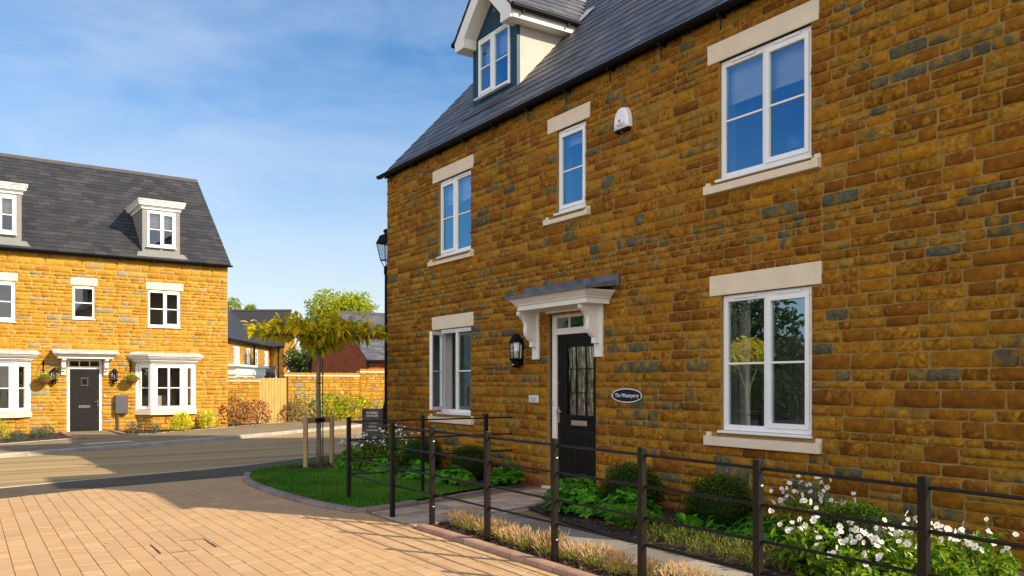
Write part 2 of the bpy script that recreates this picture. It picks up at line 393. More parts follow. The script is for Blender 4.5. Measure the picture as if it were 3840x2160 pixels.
def sheet(mb, x0, x1, z0, z1, holes, rec=.09, y=0.0, t=(.5, .5, .5), reveal=True):
    xs = sorted({x0, x1, *[h[i] for h in holes for i in (0, 1) if x0 < h[i] < x1]}); zs = sorted({z0, z1, *[h[i] for h in holes for i in (2, 3) if z0 < h[i] < z1]})
    for a, b in zip(xs[:-1], xs[1:]):
        for c, d in zip(zs[:-1], zs[1:]):
            m = ((a+b)/2, (c+d)/2)
            if any(h[0] < m[0] < h[1] and h[2] < m[1] < h[3] for h in holes): continue
            mb.add([(a, y, c), (b, y, c), (b, y, d), (a, y, d)], [(0, 1, 2, 3)], t)
    if reveal:
        for a, b, c, d in holes:
            mb.add([(a, y, c), (b, y, c), (b, y, d), (a, y, d), (a, y+rec, c), (b, y+rec, c), (b, y+rec, d), (a, y+rec, d)],
                   [(0, 3, 7, 4), (1, 5, 6, 2), (0, 4, 5, 1), (3, 2, 6, 7)], t)
def slates(mb, O, Ud, Vd, length, uf, gauge=.2, width=.3, th=.012):
    """rows of slates from the eave point O up Vd; uf(v) gives the row's extent along Ud"""
    O = Vector(O); Ud = Vector(Ud).normalized(); Vd = Vector(Vd).normalized(); Nn = Ud.cross(Vd).normalized()
    if Nn.z < 0: Nn = -Nn
    rows = int(length/gauge)
    g = length/rows
    for i in range(rows):
        v0 = i*g; v1 = min(v0+g*1.12, length)
        a, b = uf(v0+g*.5)
        x = a-(width*.5 if i % 2 else 0)-U(0, .02)
        while x < b:
            l, r = max(a, x+.002), min(b, x+width-.002); x += width
            if r-l < .02: continue
            h = th*U(.8, 1.3); dv = U(-.004, .004)
            p = [O+Ud*l+Vd*(v0+dv)+Nn*h, O+Ud*r+Vd*(v0+dv+U(-.003, .003))+Nn*h*U(.9, 1.15), O+Ud*r+Vd*v1+Nn*.001, O+Ud*l+Vd*v1+Nn*.001, O+Ud*l+Vd*v0-Nn*.004, O+Ud*r+Vd*v0-Nn*.004]
            mb.add(p, [(0, 1, 2, 3), (4, 5, 1, 0)], rt())
def clip(poly, planes):
    for (a, b, c) in planes:      # keep a*x+b*y <= c
        out = []
        for i, p in enumerate(poly):
            q = poly[(i+1) % len(poly)]
            dp = a*p[0]+b*p[1]-c; dq = a*q[0]+b*q[1]-c
            if dp <= 0: out.append(p)
            if (dp < 0 < dq) or (dq < 0 < dp):
                k = dp/(dp-dq); out.append((p[0]+(q[0]-p[0])*k, p[1]+(q[1]-p[1])*k))
        poly = out
        if len(poly) < 3: return []
    return poly
def convex(pts):
    """half planes of a counter-clockwise convex polygon"""
    r = []
    for i, p in enumerate(pts):
        q = pts[(i+1) % len(pts)]; n = (q[1]-p[1], -(q[0]-p[0])); r.append((n[0], n[1], n[0]*p[0]+n[1]*p[1]))
    return r
def blocks(mb, O, ang, u0, u1, v0, v1, roww, lens, z, planes, gap=.0024, ch=.003, vgap=.0002, keep=None, hgt=.05):
    """courses run along v; each block a chamfered slab"""
    cu, su = math.cos(ang), math.sin(ang)
    n = int((u1-u0)/roww)
    for i in range(n):
        a = u0+i*roww; v = v0-U(0, .2)
        while v < v1:
            l = RN.choice(lens)*U(.98, 1.02)
            p = [(a+gap, v+vgap), (a+roww-gap, v+vgap), (a+roww-gap, v+l-vgap), (a+gap, v+l-vgap)]
            v += l
            w = [(O[0]+x*cu-y*su, O[1]+x*su+y*cu) for x, y in p]
            cx, cy = sum(q[0] for q in w)/4, sum(q[1] for q in w)/4
            if keep and not keep(cx, cy): continue
            w = clip(w, planes)
            if len(w) < 3: continue
            cx, cy = sum(q[0] for q in w)/len(w), sum(q[1] for q in w)/len(w)
            zz = z+U(-.0015, .0015); tx, ty = U(-.008, .008), U(-.008, .008)
            top = []
            for q in w:
                d = math.hypot(q[0]-cx, q[1]-cy) or 1
                k = 1-min(.5, ch*1.3/d)
                x, y = cx+(q[0]-cx)*k, cy+(q[1]-cy)*k
                top.append((x, y, zz+(x-cx)*tx+(y-cy)*ty))
            m = len(w)
            vs = top+[(q[0], q[1], zz-ch*.7) for q in w]+[(q[0], q[1], z-hgt) for q in w]
            fs = [tuple(range(m))]+[(m+j, m+(j+1) % m, (j+1) % m, j) for j in range(m)]+[(2*m+j, 2*m+(j+1) % m, m+(j+1) % m, m+j) for j in range(m)]
            mb.add(vs, fs, rt())
def flat(name, pts, z, mat, kind='structure'):
    m = MB(); m.add([(p[0], p[1], z) for p in pts], [tuple(range(len(pts)))])
    o = m.build(name, mat)
    if o.data.polygons[0].normal.z < 0: o.data.flip_normals()
    return tag(o, kind=kind)
def resample(pts, step):
    pts = [Vector(p) for p in pts]; out = [pts[0].copy()]
    for a, b in zip(pts[:-1], pts[1:]):
        n = max(1, int(round((b-a).length/step)))
        for i in range(1, n+1): out.append(a.lerp(b, i/n))
    return out
def smooth_line(pts, it=2):
    pts = [Vector(p) for p in pts]
    for _ in range(it):
        q = [pts[0]]
        for a, b in zip(pts[:-1], pts[1:]): q += [a.lerp(b, .25), a.lerp(b, .75)]
        q.append(pts[-1]); pts = q
    return pts
def kerb_line(mb, pts, w, z0, z1, seg, rnd=.02, side=1, gap=.004):
    """row of kerb blocks along a line; the line is the outer foot, blocks lie on its left (side=1) or right"""
    pts = [Vector((p[0], p[1], 0)) for p in pts]
    cum = [0]
    for a, b in zip(pts[:-1], pts[1:]): cum.append(cum[-1]+(b-a).length)
    def P(s):
        s = max(0, min(cum[-1], s))
        for i in range(len(pts)-1):
            if s <= cum[i+1] or i == len(pts)-2:
                k = (s-cum[i])/max(1e-6, cum[i+1]-cum[i]); return pts[i].lerp(pts[i+1], k)
    def Nn(s):
        d = (P(s+.12)-P(s-.12)).normalized(); return Vector((-d.y, d.x, 0))*side
    s = 0
    while s < cum[-1]-.02:
        e = min(s+seg, cum[-1]); t = rt(); ns = max(2, int((e-s)/.2)+1)
        prof = [(0, z0), (0, z1-rnd), (rnd*.3, z1-rnd*.3), (rnd, z1), (w-.008, z1), (w, z1-.006), (w, z0)]
        vs = []
        for i in range(ns):
            q = s+gap+(e-s-2*gap)*i/(ns-1); p = P(q); n = Nn(q)
            for d, z in prof: v = p+n*d; vs.append((v.x, v.y, z))
        k = len(prof)
        fs = [(i*k+j, (i+1)*k+j, (i+1)*k+j+1, i*k+j+1) for i in range(ns-1) for j in range(k-1)]
        fs += [tuple(range(k)), tuple(range((ns-1)*k+k-1, (ns-1)*k-1, -1))]
        if side < 0: fs = [f[::-1] for f in fs]
        mb.add(vs, [f[::-1] for f in fs], t)
        s = e
# ---------------------------------------------------------------- windows and doors
def window(par, x0, x1, z0, z1, lights, M=None, rec=.035, fw=.055, glass=None, vents=True, room=1.6, blind=None, swing=None, strip=True, label=None, bars=True, bw=.022, curtain=None, mull=.06, e=.45, rz=(.5, .25)):
    glass = glass or M_glass
    f = MB(M); y0, y1 = rec, rec+.065
    f.box(x0, x0+fw, y0, y1, z0, z1); f.box(x1-fw, x1, y0, y1, z0, z1)
    f.box(x0+fw, x1-fw, y0, y1, z1-fw*1.3, z1); f.box(x0+fw, x1-fw, y0, y1, z0, z0+fw*1.15)
    n = len(lights); iw = (x1-x0-2*fw-(n-1)*mull)/n; panes = MB(M); sash = MB(M); zb, zt = z0+fw*1.15, z1-fw*1.3
    swung = None
    for i, k in enumerate(lights):
        a = x0+fw+i*(iw+mull); b = a+iw
        if i: f.box(a-mull, a, y0+.002, y1-.002, zb, zt)
        if k == 'open': swung = (a, b); continue
        if k == 'case':
            s = .05; o = .012
            ys, ye = y0-.022, y0+.03
            A, B, C, D = a-o, b+o, zb-o, zt+o
            sash.box(A, A+s, ys, ye, C, D); sash.box(B-s, B, ys, ye, C, D); sash.box(A+s, B-s, ys, ye, D-s, D); sash.box(A+s, B-s, ys, ye, C, C+s)
            ga, gb, gc, gd, gy = A+s, B-s, C+s, D-s, y0+.012
        else: ga, gb, gc, gd, gy = a, b, zb, zt, y0+.03
        panes.add([(ga, gy, gc), (gb, gy, gc), (gb, gy, gd), (ga, gy, gd)], [(0, 1, 2, 3)])
        if bars:
            zm = (z0+z1)/2-.01
            f.box(ga, gb, gy-.014, gy+.014, zm-bw/2, zm+bw/2)
    if strip: f.box(x0-.03, x1+.02, rec-.075, rec-.002, z0-.028, z0-.002)
    o = f.build('window', M_white, par, bevel=.004)
    if label: o['label'] = label
    if sash.v: sash.build('casement', M_white, o, bevel=.004)
    if swung:
        a, b = swung; Mo = (M or I4) @ Matrix.Translation((a, y0, 0)) @ Matrix.Rotation(swing or rad(-52), 4, 'Z')
        s2 = MB(Mo); s = .05; wv = b-a+.02
        s2.box(0, s, -.03, .02, zb-.01, zt+.01); s2.box(wv-s, wv, -.03, .02, zb-.01, zt+.01); s2.box(s, wv-s, -.03, .02, zt-s+.01, zt+.01); s2.box(s, wv-s, -.03, .02, zb-.01, zb+s-.01)
        zm = (z0+z1)/2-.01; s2.box(s, wv-s, -.018, .008, zm-.011, zm+.011)
        ss = s2.build('casement', M_white, o, bevel=.004); ss['label'] = 'casement swung open outwards'
        p2 = MB(Mo); p2.add([(s, -.005, zb+s-.01), (wv-s, -.005, zb+s-.01), (wv-s, -.005, zt-s+.01), (s, -.005, zt-s+.01)], [(0, 1, 2, 3)]); p2.build('pane', glass, o)
    if panes.v: panes.build('pane', glass, o)
    if vents:
        for i in range(n):
            v = MB(M); a = x0+fw+i*(iw+mull); m = min(.14, iw*.36)
            v.box(a+iw/2-m*1.15, a+iw/2+m*1.15, rec-.018, rec-.001, z1-.042, z1-.018)
            v.build('trickle_vent', M_white, o)
    if room:
        r = MB(M); ya, yb, yc = y1+.002, y1+.16, y1+room
        X0, X1, Z0, Z1 = x0-e, x1+e, z0-rz[0], z1+rz[1]
        def ringq(xa, xb, za, zc, yA, yB):
            return [(xa, yA, za), (xb, yA, za), (xb, yA, zc), (xa, yA, zc), (xa, yB, za), (xb, yB, za), (xb, yB, zc), (xa, yB, zc)]
        rv = MB(M); rv.add(ringq(x0+.005, x1-.005, z0+.005, z1-.005, ya, yb), [(0, 3, 7, 4), (1, 5, 6, 2), (0, 4, 5, 1), (3, 2, 6, 7)])
        rv.build('window_reveal', M_reveal, o)
        r.add(ringq(X0, X1, Z0, Z1, yb, yc), [(0, 3, 7, 4), (1, 5, 6, 2), (0, 4, 5, 1), (3, 2, 6, 7), (4, 7, 6, 5)])
        r.add([(X0, yb, Z0), (X1, yb, Z0), (X1, yb, Z1), (X0, yb, Z1), (x0, yb, z0), (x1, yb, z0), (x1, yb, z1), (x0, yb, z1)], [(0, 1, 5, 4), (1, 2, 6, 5), (2, 3, 7, 6), (3, 0, 4, 7)])
        r.build('room_interior', M_room, o)
    if blind:
        bl = MB(M)
        yb = y1+.05
        k = 6; zt_ = z1-.01; zb_ = z1-blind
        pts = []
        for i in range(k+1):
            zz = zt_+(zb_-zt_)*i/k; pts += [(yb+.012*(i % 2), zz)]
        for p, q in zip(pts[:-1], pts[1:]): bl.add([(x0+.02, p[0], p[1]), (x1-.02, p[0], p[1]), (x1-.02, q[0], q[1]), (x0+.02, q[0], q[1])], [(0, 1, 2, 3)])
        bl.build('blind', M_blind, o)
    if curtain:
        cu = MB(M); a, b = curtain; n_ = 14; ys = y1+.2
        for i in range(n_):
            u, v = a+(b-a)*i/n_, a+(b-a)*(i+1)/n_
            cu.add([(u, ys+.03*(i % 2), z0-.3), (v, ys+.03*((i+1) % 2), z0-.3), (v, ys+.03*((i+1) % 2), z1+.1), (u, ys+.03*(i % 2), z1+.1)], [(0, 1, 2, 3)])
        cu.build('curtain', M_blind, o)
    return o
def lintel(par, x0, x1, z0, z1, y=-.018, mat=None):
    MB().box(x0, x1, y, .07, z0, z1).build('lintel', mat or M_cast, par, bevel=.006)
def stone_sill(par, x0, x1, z0, z1):
    m = MB(); zt = z1-.055
    # weathered sill with raised stooled ends
    m.prism([(-.06, z0), (-.06, zt-.005), (.08, z1-.03), (.08, z0)], x0+.07, x1-.07, lambda p, q, h: (h, p, q))
    for a, b in ((x0, x0+.07), (x1-.07, x1)): m.box(a, b, -.062, .08, z0, zt+.012); m.box(a, b, -.02, .08, zt+.012, z1)
    m.build('sill', M_cast, par, bevel=.004)
def wall_lantern(x, z, M, label, name='wall_lantern', k=1.0):
    """black half-hexagon lantern with clear panes, fixed to a wall at local x, z"""
    T = M @ Matrix.Translation((x, 0, z)); loc = T.to_translation(); 
    root = thing(name, label, 'lantern', loc, M.to_euler().z, 'black lanterns on the walls'); root.scale = M.to_scale()
    b = MB(); c = (0, -.105*k, 0); R_ = .088*k
    hexa = lambda r, zz: [(c[0]+r*math.cos(math.pi/3*i), c[1]+r*math.sin(math.pi/3*i), zz) for i in range(6)]
    def frust(m, rings):
        vs = [p for r, zz in rings for p in hexa(r, zz)]
        m.add(vs, [(i*6+j, i*6+(j+1) % 6, (i+1)*6+(j+1) % 6, (i+1)*6+j) for i in range(len(rings)-1) for j in range(6)]+[tuple(range(5, -1, -1)), tuple(range((len(rings)-1)*6, len(rings)*6))])
    b2 = MB(); frust(b2, [(.112*k, .13*k), (.112*k, .142*k), (.07*k, .215*k), (.05*k, .245*k), (.012*k, .27*k)]); b2.build('hood', M_black, root, bevel=.002)
    frust(b, [(.045*k, -.24*k), (.06*k, -.215*k), (.07*k, -.15*k), (.105*k, -.115*k), (.105*k, -.10*k)])
    b.box(-.055*k, .055*k, -.02, -.001, -.2*k, .2*k)
    for p, q in zip(hexa(R_, -.10*k), hexa(.094*k, .13*k)): b.tube([p, q], .006*k, 6)
    b.build('housing', M_black, root)
    g = MB(); A, B = hexa(R_-.004, -.10*k), hexa(.09*k, .13*k)
    for i in range(6): g.add([A[i], A[(i+1) % 6], B[(i+1) % 6], B[i]], [(0, 1, 2, 3)])
    g.build('pane', M_lampglass, root)
    MB().lathe([(.018*k, -.10*k), (.022*k, -.04*k), (.022*k, .06*k), (.01*k, .09*k)], (c[0], c[1], 0), 10).build('bulb', M_white, root, smooth=True)
    MB().ball((0, c[1]-.05*k, -.195*k), .016*k, 10, 6).build('sensor', M_chrome, root, smooth=True)
    return root
def door_canopy(par, x0, x1, z0, z1, depth, brx, mat_lead, lead_top, lead_x, brz, tk=.26):
    """flat moulded hood on shaped brackets"""
    m = MB(); d = depth; h = z1-z0
    m.box(x0+.09, x1-.09, -d+.09, 0, z0, z0+h*.42)
    m.box(x0+.065, x1-.065, -d+.065, 0, z0+h*.42, z0+h*.52)
    # cove as stepped slope
    p0, p1 = .06, .0
    a0, a1, b0, b1 = (x0+p0, x1-p0), (x0+p1, x1-p1), -d+p0, -d+p1
    zc, zd = z0+h*.52, z0+h*.9
    m.add([(a0[0], 0, zc), (a0[0], b0, zc), (a0[1], b0, zc), (a0[1], 0, zc), (a1[0], 0, zd), (a1[0], b1, zd), (a1[1], b1, zd), (a1[1], 0, zd)],
          [(0, 1, 5, 4), (1, 2, 6, 5), (2, 3, 7, 6), (4, 5, 6, 7), (3, 2, 1, 0)])
    m.box(x0-.006, x1+.006, -d-.006, 0, zd, z1)
    can = m.build('door_canopy', M_paint, par, bevel=.004)
    l = MB(); zt = z1+lead_top
    l.add([(x0-.05, 0, z1+.06), (x0-.05, -d-.04, z1-.012), (x1+.05, -d-.04, z1-.012), (x1+.05, 0, z1+.06), (x0-.05, 0, z1+.13), (x0-.05, -d-.04, z1+.035), (x1+.05, -d-.04, z1+.035), (x1+.05, 0, z1+.13)],
          [(0, 1, 5, 4), (1, 2, 6, 5), (2, 3, 7, 6), (4, 5, 6, 7), (3, 2, 1, 0)])
    xm = (lead_x[0]+lead_x[1])/2
    l.box(lead_x[0], xm-.003, -.028, -.016, z1+.05, zt); l.box(xm+.003, lead_x[1], -.03, -.016, z1+.05, zt)
    l.build('lead_roof', mat_lead, can, bevel=.004)
    for xa, xb in brx:
        q = MB(); xm = (xa+xb)/2; t = (xb-xa)*tk
        q.box(xa, xb, -.05, -.014, brz, z0)
        D = d*.72; H = (z0-brz)
        prof = [(-.05, z0), (-D, z0), (-D, z0-.05)]
        for i in range(9):
            a = i/8; y = -D+.02+(D-.17)*(a**.8)+.035*math.sin(a*math.pi*2); prof.append((y, z0-.06-a*H*.52))
        prof += [(-.125, z0-H*.62), (-.125, z0-H*.74), (-.05, z0-H*.74)]
        q.prism(prof, xm-t, xm+t, lambda p, r, h_: (h_, p, r))
        q.build('bracket', M_paint, can, bevel=.004)
    return can
def gutter(par, x0, x1, y, z, wally=0.0, r=.055, n=None, nb=None):
    g = MB(); k = 8
    pr = [(y+r*math.cos(math.pi+math.pi*i/k), z+r*math.sin(math.pi+math.pi*i/k)) for i in range(k+1)]
    pi_ = [(y+(r-.006)*math.cos(2*math.pi-math.pi*i/k), z+(r-.006)*math.sin(2*math.pi-math.pi*i/k)) for i in range(k+1)]
    g.prism(pr+pi_, x0, x1, lambda p, q, h: (h, p, q))
    for x in (x0, x1):
        g.prism(pr, x-.004, x+.004, lambda p, q, h: (h, p, q))
    o = g.build('gutter', M_black, par)
    if nb:
        for i in range(nb):
            x = x0+.5+(x1-x0-1.0)*i/(nb-1)
            b = MB(); b.box(x-.012, x+.012, y-.01, wally-.015, z-r-.03, z-r+.008); b.box(x-.006, x+.006, y+.035, y+.047, z-r-.17, z-r-.03); b.box(x-.03, x+.03, y+.03, y+.05, z-r-.055, z-r-.045)
            b.build('gutter_bracket', M_metal, o)
    return o

# ================================================================= the near house
NY = 15.07
HN = thing('stone_house', 'large ironstone house filling the right, in shade, with a black half-glazed front door', 'house', (7, NY, 0), rad(-90), 'stone houses on the street')
NW = 11.93
win = {'UL': (2.13, 3.235, 3.715, 5.037), 'UM': (5.615, 6.27, 3.885, 5.047), 'UR': (8.635, 9.835, 3.745, 5.052),
       'GL': (2.135, 3.235, .985, 2.437), 'GR': (8.666, 9.84, .975, 2.46)}
door = (5.394, 6.484, .03, 2.506)
lin = {'UL': (1.92, 3.33, 5.04, 5.255), 'UM': (5.41, 6.37, 5.05, 5.26), 'UR': (8.475, 9.93, 5.055, 5.272), 'GL': (1.895, 3.325, 2.44, 2.666), 'GR': (8.505, 9.961, 2.463, 2.687)}
sil = {'UL': (1.81, 3.33, 3.575, 3.695), 'UM': (5.36, 6.37, 3.748, 3.868), 'UR': (8.45, 9.95, 3.600, 3.742), 'GL': (1.82, 3.33, .812, .952), 'GR': (8.455, 9.965, .802, .95)}
holes = []
for k in win:
    x0, x1, z0, z1 = win[k]; holes.append((x0, x1, z0-.03, lin[k][2]))
holes.append(door)
solid = [(a, b, c, d) for a, b, c, d in lin.values()]+[(a, b, c, d) for a, b, c, d in sil.values()]
wm = MB()
marks = [.802, .95, 2.45, 2.675, 3.59, 3.72, 5.045, 5.262]
stones(wm, 0, NW, .0, 5.545, holes+solid, hs=(.075, .09, .10, .11, .12, .125, .135, .155, .175), marks=marks, wmax=.54, bulge=.017)
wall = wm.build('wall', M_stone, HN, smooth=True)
wb = MB(); sheet(wb, 0.002, NW, -.25, 5.6, holes, rec=.05)
# gable ends and back, plain behind
GD, RZ, RY = 6.8, 9.34, 3.4
for x in (0.0, NW): wb.add([(x, .0, -.25), (x, GD, -.25), (x, GD, 5.6), (x, RY, RZ-.08), (x, .0, 5.6)], [(0, 1, 2, 3, 4)])
wb.add([(0, GD, -.25), (NW, GD, -.25), (NW, GD, 5.6), (0, GD, 5.6)], [(0, 1, 2, 3)])
wb.build('mortar', M_mortar, wall)
# far corner: stone ends showing as a rough edge
gm = MB(frame2((0, 6.8, 0), (0, -1, 0))); stones(gm, 0, 6.8, 0, 5.46, [], nx=5, nz=4, wmax=.5); gm.build('gable_wall', M_stone, HN, smooth=True)
gm = MB(frame2((NW, 0, 0), (0, 1, 0))); stones(gm, 0, 6.8, 0, 5.46, [], nx=5, nz=4, wmax=.5); gm.build('gable_wall', M_stone, HN, smooth=True)
# red brick plinth course below the stone
pb = MB()
for j in range(3):
    x = -.0+(.11 if j % 2 else 0)
    while x < NW: pb.box(x+.005, min(NW, x+.215), -.022, 0, .06-.075*(j+1)+.008, .06-.075*j, rt()); x += .225
M_brick = tinted('red_brick', [(0, (.33, .085, .030)), (.5, (.40, .11, .036)), (1, (.27, .065, .026))], .85, nscale=3, bscale=60, bmp=.4, vmin=.75, vmax=1.15)
pb.build('brick_plinth', M_brick, HN)
light_kind = {'UL': ['case', 'fix'], 'UM': ['case'], 'UR': ['fix', 'case'], 'GL': ['open', 'fix'], 'GR': ['fix', 'case']}
wo_ = {}
for k in win:
    x0, x1, z0, z1 = win[k]
    o = window(HN, x0, x1, z0, z1, light_kind[k], glass=M_glasslow if k[0] == 'G' else M_glass, blind={'UR': .46, 'UL': .42, 'UM': .22}.get(k), curtain={'GR': (8.45, 8.82), }.get(k),
               label={'GL': 'window with its left casement swung open', 'UM': 'narrow window of one light'}.get(k))
    wo_[k] = o
    lintel(o, *lin[k]); stone_sill(o, *sil[k])
# door set
dx0, dx1, dz0, dz1 = door
fr = MB(); ry = .075
fr.box(dx0, dx0+.105, ry, ry+.07, dz0, dz1); fr.box(dx1-.07, dx1, ry, ry+.07, dz0, dz1); fr.box(dx0+.105, dx1-.07, ry, ry+.07, 2.42, dz1)
fr.box(dx0+.105, dx1-.07, ry, ry+.07, 2.182, 2.272)
for x in (5.78, 6.12): fr.box(x-.01, x+.01, ry+.012, ry+.04, 2.272, 2.42)
fr.box(dx0-.02, dx1+.02, -.035, -.002, dz1-.02, dz1+.012)
dfo = fr.build('door_frame', M_paint, HN, bevel=.004); dfo['label'] = 'white frame with a three pane fanlight'
MB().add([(dx0+.1, ry+.03, 2.27), (dx1-.07, ry+.03, 2.27), (dx1-.07, ry+.03, 2.42), (dx0+.1, ry+.03, 2.42)], [(0, 1, 2, 3)]).build('fanlight', M_glasslow, dfo)
lx0, lx1 = dx0+.11, dx1-.075; ly = ry+.022
dl = MB(); gx0, gx1, gz0, gz1 = 5.71, 6.345, 1.03, 2.02
dl.box(lx0, gx0, ly, ly+.045, .05, 2.178); dl.box(gx1, lx1, ly, ly+.045, .05, 2.178); dl.box(gx0, gx1, ly, ly+.045, gz1, 2.178); dl.box(gx0, gx1, ly, ly+.045, .05, gz0)
for a, b, c, d in ((gx0-.03, gx0+.02, gz0-.03, gz1+.03), (gx1-.02, gx1+.03, gz0-.03, gz1+.03)): dl.box(a, b, ly-.014, ly-.001, c, d)
for c, d in ((gz0-.03, gz0+.02), (gz1-.02, gz1+.03)): dl.box(gx0+.02, gx1-.02, ly-.014, ly-.001, c, d)
for x in (gx0+.21, gx0+.425): dl.box(x-.006, x+.006, ly+.004, ly+.02, gz0, gz1)
for z in (gz0+.33, gz0+.66): dl.box(gx0, gx1, ly+.006, ly+.018, z-.006, z+.006)
for a, b in ((5.70, 5.95), (6.09, 6.34)):   # raised lower panels
    dl.prism([(a, .18), (b, .18), (b, .84), (a, .84)], 0, 1, lambda p, q, h: (p+(.0 if not h else (.035 if p < (a+b)/2 else -.035)), ly-.002-(.016 if h else 0), q+(0 if not h else (.035 if q < .5 else -.035))))
do = dl.build('front_door', M_doorblk, HN, bevel=.003)
MB().add([(gx0, ly+.02, gz0), (gx1, ly+.02, gz0), (gx1, ly+.02, gz1), (gx0, ly+.02, gz1)], [(0, 1, 2, 3)]).build('pane', M_obsc, do)
hm = MB(); hm.box(5.535, 5.565, ly-.016, ly-.001, .93, 1.16); hm.tube([(5.55, ly-.015, 1.10), (5.55, ly-.06, 1.10)], .011, 8); hm.tube([(5.55, ly-.058, 1.10), (5.62, ly-.062, 1.095), (5.67, ly-.05, 1.09)], [.011, .010, .008], 8)
MB().tube([(5.555, ly-.001, 1.49), (5.555, ly-.02, 1.49)], .015, 10).build('lock', M_chrome, do)
hm.build('handle', M_chrome, do, smooth=False)
lb = MB(); lb.box(5.835, 6.185, ly-.014, ly-.001, .905, .978); lb.box(5.85, 6.17, ly-.020, ly-.0142, .918, .965); lb.build('letterbox', M_chrome, do, bevel=.003)
hall = MB(); hall.add([(dx0-.2, ry+.15, 0), (dx1+.2, ry+.15, 0), (dx1+.2, 2.0, 0), (dx0-.2, 2.0, 0), (dx0-.2, ry+.15, 2.6), (dx1+.2, ry+.15, 2.6), (dx1+.2, 2.0, 2.6), (dx0-.2, 2.0, 2.6)], [(0, 1, 2, 3), (4, 5, 6, 7), (1, 2, 6, 5), (2, 3, 7, 6), (3, 0, 4, 7)]).build('hall_interior', M_room, dfo)
MB().box(dx0-.03, dx1+.03, -.09, .075, -.05, .03).build('doorstep', M_cast, HN, bevel=.005)
door_canopy(HN, 5.12, 6.87, 2.52, 2.69, .49, ((5.07+.0, 5.225), (6.50, 6.66)), M_lead, .21, (4.82, 6.97), 1.84)
# roof
sl_ = math.hypot(3.5, 3.5*1.087)
rf = MB(); vd = Vector((0, 1, 1.075)).normalized()
O = Vector((0, -.09, 5.61-.09*1.087+.02+.073))
O = Vector((0, -.11, 5.61-.04*1.075))
LEN = (RY+.11)/vd.y
slates(rf, O, (1, 0, 0), vd, LEN, lambda v: (-.07, NW+.07), .235, .30, .012)
rf.add([(-.06, -.10, O.z-.03), (NW+.06, -.10, O.z-.03), (NW+.06, RY, RZ-.03), (-.06, RY, RZ-.03)], [(0, 1, 2, 3)])
rf.add([(-.06, GD+.1, O.z-.03), (NW+.06, GD+.1, O.z-.03), (NW+.06, RY, RZ-.01), (-.06, RY, RZ-.01)], [(1, 0, 3, 2)])
roof = rf.build('roof', M_slate, HN)
MB().tube([(-.07, RY, RZ+.02), (NW+.07, RY, RZ+.02)], .07, 8).build('ridge_tiles', M_slate, roof)
for x in (-.06, NW+.03): vb = MB().add([(x, -.1, O.z-.05), (x+.03, -.1, O.z-.05), (x+.03, RY, RZ-.05), (x, RY, RZ-.05), (x, -.1, O.z+.008), (x+.03, -.1, O.z+.008), (x+.03, RY, RZ+.008), (x, RY, RZ+.008)], [(0, 1, 2, 3), (7, 6, 5, 4), (0, 4, 5, 1), (1, 5, 6, 2), (2, 6, 7, 3), (3, 7, 4, 0)]); vb.build('verge', M_cast, roof)
MB().box(-.05, NW+.05, -.04, -.014, 5.535, 5.585).build('fascia', M_black, HN)
gutter(HN, -.12, NW+.1, -.135, 5.575, nb=13)
MB().tube([(-.05, -.12, 5.5), (-.05, -.02, 5.3), (-.05, .05, 5.2)], .03, 8)
